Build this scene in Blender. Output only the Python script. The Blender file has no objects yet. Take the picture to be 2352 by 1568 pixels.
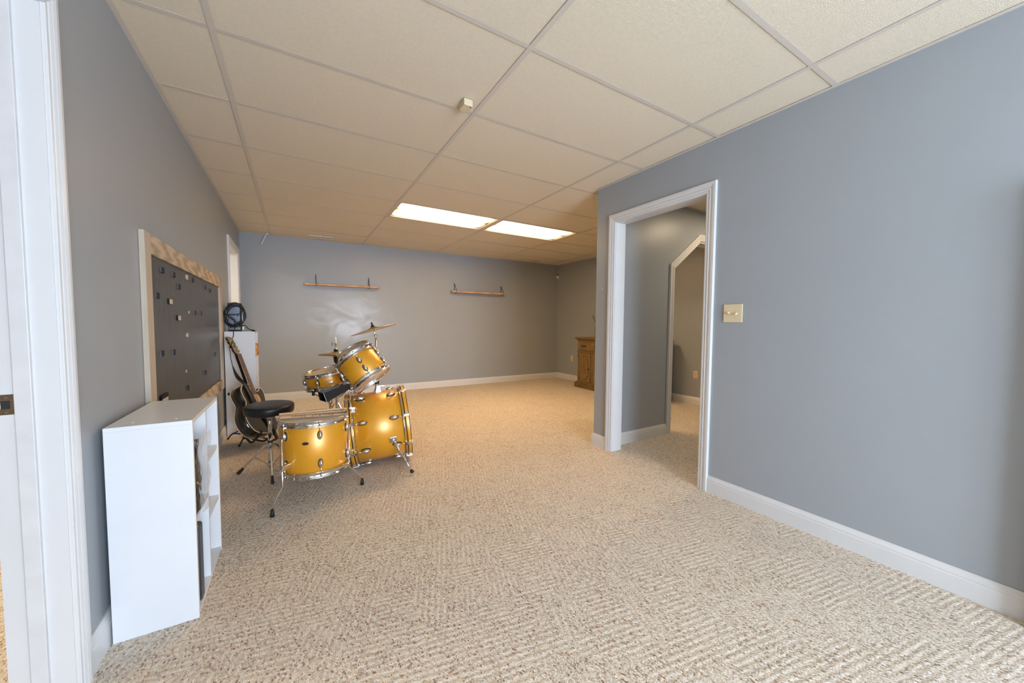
import bpy, bmesh, math, random
from mathutils import Vector, Matrix, Euler
random.seed(7)
SC = bpy.context.scene
COL = SC.collection
PI = math.pi
EYE = 1.157            # camera height over the carpet
H = 2.402              # ceiling height

# ------------------------------------------------------------------ camera
cam = bpy.data.cameras.new('camera'); camo = bpy.data.objects.new('camera', cam); COL.objects.link(camo)
def _cam_matrix(yaw, pitch, roll):
    cy, sy = math.cos(yaw), math.sin(yaw)
    f = Vector((sy*math.cos(pitch), cy*math.cos(pitch), math.sin(pitch)))
    r = Vector((cy, -sy, 0)); d = f.cross(r)
    r2 = r*math.cos(roll) + d*math.sin(roll); d2 = -r*math.sin(roll) + d*math.cos(roll)
    m = Matrix((r2, -d2, -f)).transposed().to_4x4(); m.translation = (0, 0, EYE); return m
camo.matrix_world = _cam_matrix(.5376, -.0497, -.0066)
cam.sensor_fit = 'HORIZONTAL'; cam.sensor_width = 36; cam.lens = 833.24/2352*36
cam.clip_start = .02; cam.clip_end = 60
SC.camera = camo

# ------------------------------------------------------------------ world, lights, exposure
W = bpy.data.worlds.new('daylight'); SC.world = W; W.use_nodes = True
W.node_tree.nodes['Background'].inputs[0].default_value = (.62, .78, 1.0, 1)
W.node_tree.nodes['Background'].inputs[1].default_value = 1.2
SC.view_settings.view_transform = 'Standard'; SC.view_settings.look = 'None'
SC.view_settings.gamma = 1; SC.view_settings.use_curve_mapping = False
SC.view_settings.exposure = 0.27
DAY = (.76, .91, 1.13)
WARM = (1.0, .65, .31)
DAYLIGHT, TROFFER, SIDE_ROOM, HALL = 225, 25.0, 45, 13.0
def area(name, loc, rot, sx, sy, power, color):
    l = bpy.data.lights.new(name, 'AREA'); l.shape = 'RECTANGLE'; l.size = sx; l.size_y = sy
    l.energy = power; l.color = color
    o = bpy.data.objects.new(name, l); COL.objects.link(o); o.location = loc; o.rotation_euler = rot; return o
area('daylight', (1.15, -2.80, 1.06), (PI/2, 0, 0), 2.06, 2.0, DAYLIGHT, DAY)       # sky seen through the sliding glass door behind the camera
area('hall_fill', (4.0, 1.75, 2.37), (0, 0, 0), .3, .3, HALL, (1, .80, .56))                 # unseen warm fill added to brighten the hall wall
area('side_room_lamp', (-2.0, 2.2, 2.36), (0, 0, 0), .6, .6, SIDE_ROOM, (1, .84, .62))    # ceiling lamp of the room next door
area('side_room_lamp_far', (-1.9, 5.2, 2.36), (0, 0, 0), .6, .6, SIDE_ROOM*.8, (1, .88, .68))

# ------------------------------------------------------------------ materials
def new_mat(name):
    m = bpy.data.materials.new(name); m.use_nodes = True
    nt = m.node_tree; return m, nt, nt.nodes['Principled BSDF']
def pbr(name, col, rough=.5, metal=0, coat=0, spec=.5, bump=0, bscale=200, var=0, vscale=20, aniso=None, sheen=0):
    m, nt, b = new_mat(name); N, L = nt.nodes, nt.links
    b.inputs['Base Color'].default_value = (*col, 1); b.inputs['Roughness'].default_value = rough
    b.inputs['Metallic'].default_value = metal; b.inputs['Coat Weight'].default_value = coat; b.inputs['Coat Roughness'].default_value = .33 if name.startswith('gold') else .05
    b.inputs['Specular IOR Level'].default_value = spec
    if var or bump:
        tc = N.new('ShaderNodeTexCoord'); src = tc.outputs['Object']
        if aniso:
            mp = N.new('ShaderNodeMapping'); mp.inputs['Scale'].default_value = aniso
            L.new(src, mp.inputs[0]); src = mp.outputs[0]
    if var:
        n = N.new('ShaderNodeTexNoise'); n.inputs['Scale'].default_value = vscale; n.inputs['Detail'].default_value = 5
        L.new(src, n.inputs['Vector'])
        r = N.new('ShaderNodeValToRGB'); r.color_ramp.elements[0].position = .3; r.color_ramp.elements[1].position = .7
        r.color_ramp.elements[0].color = (*[c*(1-var) for c in col], 1); r.color_ramp.elements[1].color = (*[min(1, c*(1+var)) for c in col], 1)
        L.new(n.outputs[0], r.inputs[0]); L.new(r.outputs[0], b.inputs['Base Color'])
    if bump:
        n = N.new('ShaderNodeTexNoise'); n.inputs['Scale'].default_value = bscale; n.inputs['Detail'].default_value = 3
        L.new(src, n.inputs['Vector'])
        bp = N.new('ShaderNodeBump'); bp.inputs['Strength'].default_value = bump; bp.inputs['Distance'].default_value = .004
        L.new(n.outputs[0], bp.inputs['Height']); L.new(bp.outputs[0], b.inputs['Normal'])
    return m
def wood(name, c0, c1, scale=(1.5, 14, 14), rough=.55, dist=3.0, wscale=3.0, coat=0, mix=.5):
    m, nt, b = new_mat(name); N, L = nt.nodes, nt.links
    tc = N.new('ShaderNodeTexCoord'); mp = N.new('ShaderNodeMapping'); mp.inputs['Scale'].default_value = scale
    L.new(tc.outputs['Object'], mp.inputs[0])
    w = N.new('ShaderNodeTexWave'); w.inputs['Scale'].default_value = wscale; w.inputs['Distortion'].default_value = dist
    w.inputs['Detail'].default_value = 3; w.inputs['Detail Scale'].default_value = 1.3; w.bands_direction = 'Y'
    n = N.new('ShaderNodeTexNoise'); n.inputs['Scale'].default_value = 6; n.inputs['Detail'].default_value = 6
    L.new(mp.outputs[0], w.inputs['Vector']); L.new(mp.outputs[0], n.inputs['Vector'])
    mx = N.new('ShaderNodeMix'); mx.data_type = 'FLOAT'; mx.inputs[0].default_value = mix
    L.new(w.outputs['Fac'], mx.inputs[2]); L.new(n.outputs[0], mx.inputs[3])
    r = N.new('ShaderNodeValToRGB'); r.color_ramp.elements[0].position = .25; r.color_ramp.elements[1].position = .75
    r.color_ramp.elements[0].color = (*c0, 1); r.color_ramp.elements[1].color = (*c1, 1)
    L.new(mx.outputs[0], r.inputs[0]); L.new(r.outputs[0], b.inputs['Base Color'])
    b.inputs['Roughness'].default_value = rough; b.inputs['Coat Weight'].default_value = coat
    bp = N.new('ShaderNodeBump'); bp.inputs['Strength'].default_value = .15; bp.inputs['Distance'].default_value = .002
    L.new(mx.outputs[0], bp.inputs['Height']); L.new(bp.outputs[0], b.inputs['Normal'])
    return m

def carpet_material():
    m, nt, b = new_mat('berber_carpet'); N, L = nt.nodes, nt.links
    tc = N.new('ShaderNodeTexCoord')
    mp = N.new('ShaderNodeMapping'); mp.inputs['Rotation'].default_value = (0, 0, .55); mp.inputs['Scale'].default_value = (1, .62, 1)
    L.new(tc.outputs['Object'], mp.inputs[0])
    # small wobble so the loops do not sit on a grid
    v = N.new('ShaderNodeTexVoronoi'); v.inputs['Scale'].default_value = 205; v.inputs['Randomness'].default_value = .85
    L.new(mp.outputs[0], v.inputs['Vector'])
    sep = N.new('ShaderNodeSeparateColor'); L.new(v.outputs['Color'], sep.inputs[0])
    # fleck density changes slowly over the floor
    n = N.new('ShaderNodeTexNoise'); n.inputs['Scale'].default_value = 5; n.inputs['Detail'].default_value = 4
    L.new(tc.outputs['Object'], n.inputs['Vector'])
    ad = N.new('ShaderNodeMath'); ad.operation = 'MULTIPLY_ADD'; ad.inputs[1].default_value = .16; ad.inputs[2].default_value = -.08
    L.new(n.outputs[0], ad.inputs[0])
    sm = N.new('ShaderNodeMath'); sm.operation = 'ADD'; L.new(sep.outputs[0], sm.inputs[0]); L.new(ad.outputs[0], sm.inputs[1])
    r = N.new('ShaderNodeValToRGB'); r.color_ramp.interpolation = 'LINEAR'
    e = r.color_ramp.elements
    stops = [(0, (.25, .185, .15)), (.035, (.33, .21, .145)), (.08, (.45, .33, .23)), (.14, (.46, .42, .385)), (.24, (.57, .49, .40)),
             (.45, (.66, .58, .48)), (.75, (.71, .63, .53)), (1, (.77, .70, .61))]
    e[0].position, e[0].color = stops[0][0], (*stops[0][1], 1); e[1].position, e[1].color = stops[-1][0], (*stops[-1][1], 1)
    for p, c in stops[1:-1]:
        x = e.new(p); x.color = (*c, 1)
    L.new(sm.outputs[0], r.inputs[0])
    b.inputs['Roughness'].default_value = .95; b.inputs['Specular IOR Level'].default_value = .1
    # relief: loops plus patches of fine ribs running in two directions
    def ribs(rot):
        q = N.new('ShaderNodeMapping'); q.inputs['Rotation'].default_value = (0, 0, rot); L.new(tc.outputs['Object'], q.inputs[0])
        w = N.new('ShaderNodeTexWave'); w.inputs['Scale'].default_value = 13; w.inputs['Distortion'].default_value = 1.2
        w.inputs['Detail'].default_value = 2; w.inputs['Detail Scale'].default_value = 2
        L.new(q.outputs[0], w.inputs['Vector']); return w.outputs['Fac']
    n2 = N.new('ShaderNodeTexVoronoi'); n2.inputs['Scale'].default_value = 7; n2.inputs['Randomness'].default_value = .7
    L.new(tc.outputs['Object'], n2.inputs['Vector'])
    s2 = N.new('ShaderNodeSeparateColor'); L.new(n2.outputs['Color'], s2.inputs[0])
    st = N.new('ShaderNodeMath'); st.operation = 'GREATER_THAN'; st.inputs[1].default_value = .5; L.new(s2.outputs[0], st.inputs[0])
    mx = N.new('ShaderNodeMix'); mx.data_type = 'FLOAT'; L.new(st.outputs[0], mx.inputs[0]); L.new(ribs(.35), mx.inputs[2]); L.new(ribs(1.75), mx.inputs[3])
    inv = N.new('ShaderNodeMath'); inv.operation = 'MULTIPLY_ADD'; inv.inputs[1].default_value = -1.1; inv.inputs[2].default_value = 1
    L.new(v.outputs['Distance'], inv.inputs[0])
    gr = N.new('ShaderNodeMapRange'); gr.inputs[1].default_value = .05; gr.inputs[2].default_value = .45; gr.inputs[3].default_value = .28; gr.inputs[4].default_value = 0
    L.new(mx.outputs[0], gr.inputs[0])
    mc = N.new('ShaderNodeMix'); mc.data_type = 'RGBA'; mc.inputs[7].default_value = (.50, .37, .235, 1)
    L.new(gr.outputs[0], mc.inputs[0]); L.new(r.outputs[0], mc.inputs[6]); L.new(mc.outputs[2], b.inputs['Base Color'])
    h = N.new('ShaderNodeMath'); h.operation = 'MULTIPLY_ADD'; h.inputs[1].default_value = .6
    L.new(mx.outputs[0], h.inputs[0]); L.new(inv.outputs[0], h.inputs[2])
    bp = N.new('ShaderNodeBump'); bp.inputs['Strength'].default_value = .6; bp.inputs['Distance'].default_value = .004
    L.new(h.outputs[0], bp.inputs['Height']); L.new(bp.outputs[0], b.inputs['Normal'])
    return m

def wall_material(name, col, scuffs=False):
    m, nt, b = new_mat(name); N, L = nt.nodes, nt.links
    tc = N.new('ShaderNodeTexCoord')
    n = N.new('ShaderNodeTexNoise'); n.inputs['Scale'].default_value = 3; n.inputs['Detail'].default_value = 3; L.new(tc.outputs['Object'], n.inputs['Vector'])
    r = N.new('ShaderNodeValToRGB'); r.color_ramp.elements[0].color = (*[c*.97 for c in col], 1); r.color_ramp.elements[1].color = (*[c*1.03 for c in col], 1)
    L.new(n.outputs[0], r.inputs[0]); base = r.outputs[0]
    b.inputs['Roughness'].default_value = .38; b.inputs['Specular IOR Level'].default_value = .45
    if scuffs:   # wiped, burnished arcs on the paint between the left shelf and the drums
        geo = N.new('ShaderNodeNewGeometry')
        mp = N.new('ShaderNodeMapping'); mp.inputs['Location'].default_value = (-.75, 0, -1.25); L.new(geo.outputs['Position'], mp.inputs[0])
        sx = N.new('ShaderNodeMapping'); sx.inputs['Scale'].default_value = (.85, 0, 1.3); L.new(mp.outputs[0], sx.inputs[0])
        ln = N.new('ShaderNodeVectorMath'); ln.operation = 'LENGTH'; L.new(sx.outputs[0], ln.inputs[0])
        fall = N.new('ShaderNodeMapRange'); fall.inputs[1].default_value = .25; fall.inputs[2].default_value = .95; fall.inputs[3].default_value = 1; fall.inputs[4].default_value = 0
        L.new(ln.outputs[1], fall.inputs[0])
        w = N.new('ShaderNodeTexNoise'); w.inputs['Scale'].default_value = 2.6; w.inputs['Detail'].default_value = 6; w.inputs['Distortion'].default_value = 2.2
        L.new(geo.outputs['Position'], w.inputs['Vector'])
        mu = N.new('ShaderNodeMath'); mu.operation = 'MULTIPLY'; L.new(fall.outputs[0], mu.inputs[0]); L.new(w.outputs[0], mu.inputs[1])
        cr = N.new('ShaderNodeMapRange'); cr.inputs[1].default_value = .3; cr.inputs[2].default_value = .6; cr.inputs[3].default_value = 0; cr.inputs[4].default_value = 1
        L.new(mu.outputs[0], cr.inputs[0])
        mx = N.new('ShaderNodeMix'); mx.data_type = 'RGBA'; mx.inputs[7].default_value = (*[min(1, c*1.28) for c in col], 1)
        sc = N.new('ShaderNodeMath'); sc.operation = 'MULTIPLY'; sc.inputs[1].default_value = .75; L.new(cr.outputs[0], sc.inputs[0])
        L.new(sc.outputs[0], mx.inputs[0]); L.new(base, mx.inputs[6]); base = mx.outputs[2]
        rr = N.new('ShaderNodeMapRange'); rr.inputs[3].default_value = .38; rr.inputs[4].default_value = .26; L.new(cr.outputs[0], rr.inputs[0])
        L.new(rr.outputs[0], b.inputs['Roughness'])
    L.new(base, b.inputs['Base Color'])
    n2 = N.new('ShaderNodeTexNoise'); n2.inputs['Scale'].default_value = 160; L.new(tc.outputs['Object'], n2.inputs['Vector'])
    bp = N.new('ShaderNodeBump'); bp.inputs['Strength'].default_value = .05; bp.inputs['Distance'].default_value = .003
    L.new(n2.outputs[0], bp.inputs['Height']); L.new(bp.outputs[0], b.inputs['Normal'])
    return m

def emission_material(name, color, strength, edge):
    # prismatic lens: bright along the two tubes, dimmer towards the rim
    m = bpy.data.materials.new(name); m.use_nodes = True; nt = m.node_tree; N, L = nt.nodes, nt.links
    N.remove(N['Principled BSDF']); em = N.new('ShaderNodeEmission'); L.new(em.outputs[0], N['Material Output'].inputs[0])
    tc = N.new('ShaderNodeTexCoord'); sp = N.new('ShaderNodeSeparateXYZ'); L.new(tc.outputs['Object'], sp.inputs[0])
    def absn(o, off):
        a = N.new('ShaderNodeMath'); a.operation = 'ABSOLUTE'; L.new(o, a.inputs[0])
        s = N.new('ShaderNodeMath'); s.operation = 'SUBTRACT'; L.new(a.outputs[0], s.inputs[0]); s.inputs[1].default_value = off
        t = N.new('ShaderNodeMath'); t.operation = 'ABSOLUTE'; L.new(s.outputs[0], t.inputs[0]); return t.outputs[0]
    ty = N.new('ShaderNodeMapRange'); ty.interpolation_type = 'SMOOTHSTEP'; L.new(absn(sp.outputs[1], .13), ty.inputs[0])
    ty.inputs[1].default_value = .02; ty.inputs[2].default_value = .16; ty.inputs[3].default_value = 1; ty.inputs[4].default_value = edge
    tx = N.new('ShaderNodeMapRange'); tx.interpolation_type = 'SMOOTHSTEP'; L.new(absn(sp.outputs[0], 0), tx.inputs[0])
    tx.inputs[1].default_value = .42; tx.inputs[2].default_value = .58; tx.inputs[3].default_value = 1; tx.inputs[4].default_value = edge
    mu = N.new('ShaderNodeMath'); mu.operation = 'MULTIPLY'; L.new(ty.outputs[0], mu.inputs[0]); L.new(tx.outputs[0], mu.inputs[1])
    st = N.new('ShaderNodeMath'); st.operation = 'MULTIPLY'; st.inputs[1].default_value = strength; L.new(mu.outputs[0], st.inputs[0])
    em.inputs[0].default_value = (*color, 1); L.new(st.outputs[0], em.inputs[1]); return m

WALLC = (.335, .358, .378)
M = {}
M['carpet'] = carpet_material()
M['wall'] = wall_material('grey_wall_paint', WALLC)
M['wall_scuffed'] = wall_material('grey_wall_paint_scuffed', WALLC, True)
M['tile'] = pbr('ceiling_tile', (.76, .675, .53), .95, bump=.5, bscale=260, var=.03, vscale=60, spec=.1)
M['grid'] = pbr('grid_enamel', (.63, .565, .485), .5, spec=.3)
M['plenum'] = pbr('plenum', (.10, .08, .06), .9)
M['trim'] = pbr('white_trim_paint', (.66, .655, .645), .35, var=.02, vscale=5)
M['trim_edge'] = pbr('scuffed_white_trim', (.64, .63, .62), .4, var=.05, vscale=12)
M['laminate'] = pbr('white_laminate', (.70, .705, .715), .32, var=.02, vscale=4)
M['edgeband'] = pbr('cream_edge_band', (.72, .64, .54), .5)
M['chrome'] = pbr('chrome', (.80, .80, .81), .10, metal=1)
M['chrome_soft'] = pbr('soft_chrome', (.72, .71, .69), .22, metal=1)
M['steel'] = pbr('steel_grey', (.45, .45, .46), .35, metal=1)
M['black'] = pbr('black_plastic', (.012, .012, .013), .4)
M['rubber'] = pbr('black_rubber', (.012, .012, .012), .7)
M['gasket'] = pbr('black_gasket', (.02, .018, .016), .6)
M['vinyl'] = pbr('black_vinyl', (.014, .014, .016), .33, bump=.15, bscale=300)
M['lacquer'] = pbr('gold_sparkle_lacquer', (.78, .345, .012), .34, metal=.25, coat=1, var=.14, vscale=420)
M['head'] = pbr('coated_drum_head', (.74, .66, .56), .45, var=.04, vscale=12)
M['head_clear'] = pbr('clear_drum_head', (.66, .50, .38), .22, coat=.6)
M['brass'] = pbr('cymbal_bronze', (.72, .55, .30), .28, metal=1, var=.08, vscale=60)
M['stick'] = wood('hickory', (.62, .38, .20), (.74, .50, .29), (30, 3, 30), .5)
M['pine'] = wood('weathered_pine', (.36, .28, .195), (.58, .47, .34), (4, 1.1, 9), .7, 9, 1.1)
M['pine_pale'] = wood('pale_pine', (.42, .34, .255), (.56, .47, .365), (8, 8, .8), .7, 2, 2)
M['plank'] = wood('honey_pine', (.52, .27, .12), (.68, .40, .20), (1.2, 16, 16), .5)
M['oak'] = wood('antique_oak', (.115, .066, .018), (.30, .185, .058), (9, 9, 1.2), .5, 5, .8, 0, .82)
M['oak_dark'] = wood('antique_oak_dark', (.105, .060, .018), (.20, .125, .042), (9, 1.2, 9), .5, 5, .8, 0, .82)
M['board'] = pbr('charcoal_board', (.056, .053, .051), .36, var=.35, vscale=9, aniso=(1, 5, .5))
M['magnet'] = pbr('black_magnet', (.006, .006, .007), .5, spec=.2)
M['tape'] = pbr('beige_foam_tape', (.62, .50, .38), .8)
M['ivory'] = pbr('ivory_plastic', (.70, .58, .38), .35)
M['offwhite'] = pbr('offwhite_plastic', (.72, .70, .64), .4)
M['dark'] = pbr('dark_slot', (.02, .018, .016), .8)
M['guitar_side'] = pbr('gloss_black_lacquer', (.010, .007, .006), .18, coat=.6)
M['guitar_top'] = pbr('dark_brown_top', (.030, .021, .010), .22, coat=.7)
M['binding'] = pbr('cream_binding', (.72, .58, .38), .4)
M['rosewood'] = pbr('rosewood', (.16, .075, .040), .5, var=.3, vscale=60)
M['headstock'] = pbr('headstock_veneer', (.20, .135, .065), .35)
M['cover'] = wood('tan_cover', (.66, .42, .22), (.74, .52, .31), (4, 20, 4), .5)
M['strap'] = pbr('black_strap', (.012, .012, .013), .38)
M['cable'] = pbr('black_cable', (.010, .010, .010), .4)
M['box_grey'] = pbr('brushed_grey_panel', (.13, .14, .16), .3, metal=.6, var=.15, vscale=30)
M['orange_print'] = pbr('orange_print', (.70, .30, .06), .5, var=.6, vscale=40)
M['print_brown'] = pbr('brown_print', (.30, .11, .05), .5, var=.6, vscale=70)
M['leaf'] = pbr('dark_leaf', (.03, .05, .012), .5)
M['ceramic'] = pbr('dark_ceramic', (.05, .045, .025), .35, var=.5, vscale=40)
M['ink'] = pbr('black_ink', (.02, .015, .012), .6)
M['badge'] = pbr('dark_badge', (.10, .075, .05), .3, metal=.8)
M['side_wall'] = pbr('cream_wall', (.62, .52, .38), .6)
M['glass'] = None
def glass_mat():
    m, nt, b = new_mat('window_glass'); N, L = nt.nodes, nt.links
    t = N.new('ShaderNodeBsdfTransparent'); g = N.new('ShaderNodeBsdfGlossy'); g.inputs['Roughness'].default_value = .02
    mx = N.new('ShaderNodeMixShader'); mx.inputs[0].default_value = .06
    L.new(t.outputs[0], mx.inputs[1]); L.new(g.outputs[0], mx.inputs[2]); L.new(mx.outputs[0], N['Material Output'].inputs[0]); return m
M['glass'] = glass_mat()
def bag_mat():
    m, nt, b = new_mat('clear_plastic_film'); N, L = nt.nodes, nt.links
    t = N.new('ShaderNodeBsdfTransparent'); t.inputs[0].default_value = (.93, .93, .93, 1)
    b.inputs['Base Color'].default_value = (.85, .85, .85, 1); b.inputs['Roughness'].default_value = .12
    tc = N.new('ShaderNodeTexCoord'); n = N.new('ShaderNodeTexNoise'); n.inputs['Scale'].default_value = 22; n.inputs['Distortion'].default_value = 2
    L.new(tc.outputs['Object'], n.inputs['Vector'])
    bp = N.new('ShaderNodeBump'); bp.inputs['Strength'].default_value = .8; bp.inputs['Distance'].default_value = .02
    L.new(n.outputs[0], bp.inputs['Height']); L.new(bp.outputs[0], b.inputs['Normal'])
    mx = N.new('ShaderNodeMixShader'); mx.inputs[0].default_value = .27
    L.new(t.outputs[0], mx.inputs[1]); L.new(b.outputs[0], mx.inputs[2]); L.new(mx.outputs[0], N['Material Output'].inputs[0]); return m
M['film'] = bag_mat()

# ------------------------------------------------------------------ mesh helpers
class MB:
    def __init__(s): s.v = []; s.f = []; s.sm = []
    def add(s, vs, fs, smooth=False, T=None):
        o = len(s.v)
        s.v += [tuple(T @ Vector(v)) if T is not None else tuple(v) for v in vs]
        s.f += [tuple(i+o for i in f) for f in fs]; s.sm += [smooth]*len(fs); return s
    def box(s, x0, x1, y0, y1, z0, z1, T=None):
        v = [(x, y, z) for x in (x0, x1) for y in (y0, y1) for z in (z0, z1)]
        return s.add(v, [(0, 1, 3, 2), (4, 6, 7, 5), (0, 4, 5, 1), (2, 3, 7, 6), (0, 2, 6, 4), (1, 5, 7, 3)], False, T)
    def prism(s, pts, z0, z1, T=None, smooth=False):
        n = len(pts); v = [(x, y, z0) for x, y in pts] + [(x, y, z1) for x, y in pts]
        s.add(v, [tuple(range(n))[::-1], tuple(range(n, 2*n))], False, T)
        o = len(s.v)-2*n
        s.f += [(o+i, o+(i+1) % n, o+n+(i+1) % n, o+n+i) for i in range(n)]; s.sm += [smooth]*n; return s
    def lathe(s, prof, n=40, T=None, smooth=True, cap=True):
        v = []; f = []
        for r, z in prof:
            v += [(r*math.cos(2*PI*i/n), r*math.sin(2*PI*i/n), z) for i in range(n)]
        for j in range(len(prof)-1):
            f += [(j*n+i, j*n+(i+1) % n, (j+1)*n+(i+1) % n, (j+1)*n+i) for i in range(n)]
        s.add(v, f, smooth, T)
        if cap:
            o = len(s.v)-len(v)
            for j in (0, len(prof)-1):
                if prof[j][0] > 1e-5: s.f.append(tuple(o+j*n+i for i in range(n))); s.sm.append(False)
        return s
    def ring(s, prof, n=48, T=None, smooth=True):        # closed section revolved (no caps)
        return s.lathe(prof+[prof[0]], n, T, smooth, False)
    def tube(s, path, r, n=8, T=None, closed=False, cap=True, flat=None):
        P = [Vector(p) for p in path]; k = len(P); R = r if isinstance(r, (list, tuple)) else [r]*k
        tan = []
        for i in range(k):
            a = P[(i-1) % k] if (closed or i > 0) else P[i]; b = P[(i+1) % k] if (closed or i < k-1) else P[i]
            t = (b-a); tan.append(t.normalized() if t.length > 1e-9 else Vector((0, 0, 1)))
        up = Vector((0, 0, 1)) if abs(tan[0].z) < .9 else Vector((1, 0, 0))
        nrm = (up - tan[0]*up.dot(tan[0])).normalized(); v = []
        for i in range(k):
            nrm = (nrm - tan[i]*nrm.dot(tan[i]))
            nrm = nrm.normalized() if nrm.length > 1e-6 else tan[i].orthogonal().normalized()
            bi = tan[i].cross(nrm)
            for j in range(n):
                a = 2*PI*j/n + (PI/n if n == 4 else 0)
                ca, sa = math.cos(a), math.sin(a)
                if flat: ca *= flat[0]; sa *= flat[1]
                v.append(tuple(P[i] + (nrm*ca + bi*sa)*R[i]))
        m = k if closed else k-1
        f = [(i*n+j, i*n+(j+1) % n, ((i+1) % k)*n+(j+1) % n, ((i+1) % k)*n+j) for i in range(m) for j in range(n)]
        s.add(v, f, n > 4, T)
        if cap and not closed:
            o = len(s.v)-len(v)
            s.f += [tuple(o+j for j in range(n))[::-1], tuple(o+(k-1)*n+j for j in range(n))]; s.sm += [False, False]
        return s
    def ball(s, c, r, T=None, nu=14, nv=8):
        rx, ry, rz = r if isinstance(r, (list, tuple)) else (r, r, r)
        v = [(c[0], c[1], c[2]-rz)]
        for j in range(1, nv):
            th = -PI/2 + PI*j/nv
            v += [(c[0]+rx*math.cos(th)*math.cos(2*PI*i/nu), c[1]+ry*math.cos(th)*math.sin(2*PI*i/nu), c[2]+rz*math.sin(th)) for i in range(nu)]
        v.append((c[0], c[1], c[2]+rz)); f = []
        for i in range(nu): f.append((0, 1+(i+1) % nu, 1+i))
        for j in range(nv-2): f += [(1+j*nu+i, 1+j*nu+(i+1) % nu, 1+(j+1)*nu+(i+1) % nu, 1+(j+1)*nu+i) for i in range(nu)]
        t = len(v)-1; f += [(1+(nv-2)*nu+i, 1+(nv-2)*nu+(i+1) % nu, t) for i in range(nu)]
        return s.add(v, f, True, T)
    def mesh(s, name, off=Vector((0, 0, 0))):
        me = bpy.data.meshes.new(name)
        me.from_pydata([tuple(Vector(v)-off) for v in s.v], [], s.f); me.validate()
        bm = bmesh.new(); bm.from_mesh(me); bmesh.ops.recalc_face_normals(bm, faces=bm.faces); bm.to_mesh(me); bm.free()
        if len(me.polygons) == len(s.sm): me.polygons.foreach_set('use_smooth', s.sm)
        return me

def centre(mb):
    xs, ys, zs = zip(*mb.v)
    return Vector(((min(xs)+max(xs))/2, (min(ys)+max(ys))/2, (min(zs)+max(zs))/2))
def bev(o, w, seg=2):
    m = o.modifiers.new('bevel', 'BEVEL'); m.width = w; m.segments = seg; m.limit_method = 'ANGLE'; m.angle_limit = .6; return o
def obj(name, mb, mat, parent=None, bevel=0, kind=None, label=None, world=True):
    """one mesh object. world=True: mb is in scene coordinates (parents only translate); world=False: mb is in the parent's coordinates"""
    c = centre(mb); me = mb.mesh(name, c); me.materials.append(M[mat] if isinstance(mat, str) else mat)
    o = bpy.data.objects.new(name, me); COL.objects.link(o); loc = c.copy()
    if parent is not None:
        o.parent = parent; p = parent
        while p is not None and (world or p.parent is not None): loc -= p.location; p = p.parent
    o.location = loc
    if bevel: bev(o, bevel)
    if kind: o['kind'] = kind
    if label: o['label'] = label
    return o
def tag(o, label, cat, group=None):
    o['label'] = label; o['category'] = cat
    if group: o['group'] = group
    return o
def thing(name, label, cat, loc=(0, 0, 0), group=None, mat=None):
    o = bpy.data.objects.new(name, None); COL.objects.link(o); o.empty_display_size = .05
    o.location = loc
    if mat is not None: o.matrix_world = mat
    return tag(o, label, cat, group)
def struct_root(name, loc=(0, 0, 0)):
    o = bpy.data.objects.new(name, None); COL.objects.link(o); o.location = loc; o['kind'] = 'structure'; o.empty_display_size = .05; return o
def inst(name, me, parent, Mx):
    o = bpy.data.objects.new(name, me); COL.objects.link(o); o.parent = parent; o.matrix_local = Mx if isinstance(Mx, Matrix) else Matrix.Translation(Mx); return o
def copy_tree(o, parent=None):
    c = o.copy(); COL.objects.link(c)
    if parent is not None: c.parent = parent
    for ch in list(o.children): copy_tree(ch, c)
    return c
def bez(pts, n=10):      # Catmull-Rom through the points
    P = [Vector(p) for p in pts]; out = []
    for i in range(len(P)-1):
        a, b, c, d = P[max(i-1, 0)], P[i], P[i+1], P[min(i+2, len(P)-1)]
        for j in range(n):
            t = j/n; out.append(.5*((2*b)+(c-a)*t+(2*a-5*b+4*c-d)*t*t+(3*b-a-3*c+d)*t**3))
    out.append(P[-1]); return out
def zalign(axis, origin, spin=0):
    z = Vector(axis).normalized(); x = Vector((0, -1, 0)); x = (x - z*x.dot(z)).normalized(); y = z.cross(x)
    m = Matrix((x, y, z)).transposed().to_4x4(); m.translation = origin
    return m @ Matrix.Rotation(spin, 4, 'Z')

# frames: s along the wall, d out of the wall into the room, z up
class Frame:
    def __init__(s, o, u, n):
        s.o = Vector((*o, 0)); s.u = Vector((*u, 0)).normalized(); s.n = Vector((*n, 0)).normalized()
        m = Matrix((s.u, s.n, Vector((0, 0, 1)))).transposed().to_4x4(); m.translation = s.o; s.m = m
    def p(s, a, d, z): return s.m @ Vector((a, d, z))
SK = .0098
FL = Frame((-.588, 0), (-SK, 1), (1, SK))              # left wall
FB = Frame((0, 6.311), (1, -.0205), (-.0205, -1))      # back wall
FP = Frame((2.445, 0), (0, 1), (-1, 0))                # right-hand partition
FH = Frame((0, 2.42), (1, 0), (0, -1))                 # hall wall with the clipped-corner arch
FR = Frame((4.83, 6.2), (.034, -1), (-1, -.034))       # far right wall
FE = Frame((0, 2.555), (-1, 0), (0, 1))                # partition end, facing the back room
FW = Frame((0, -2.60), (1, 0), (0, 1))                  # wall behind the camera
def XL(y): return -.588 - SK*y

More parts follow.
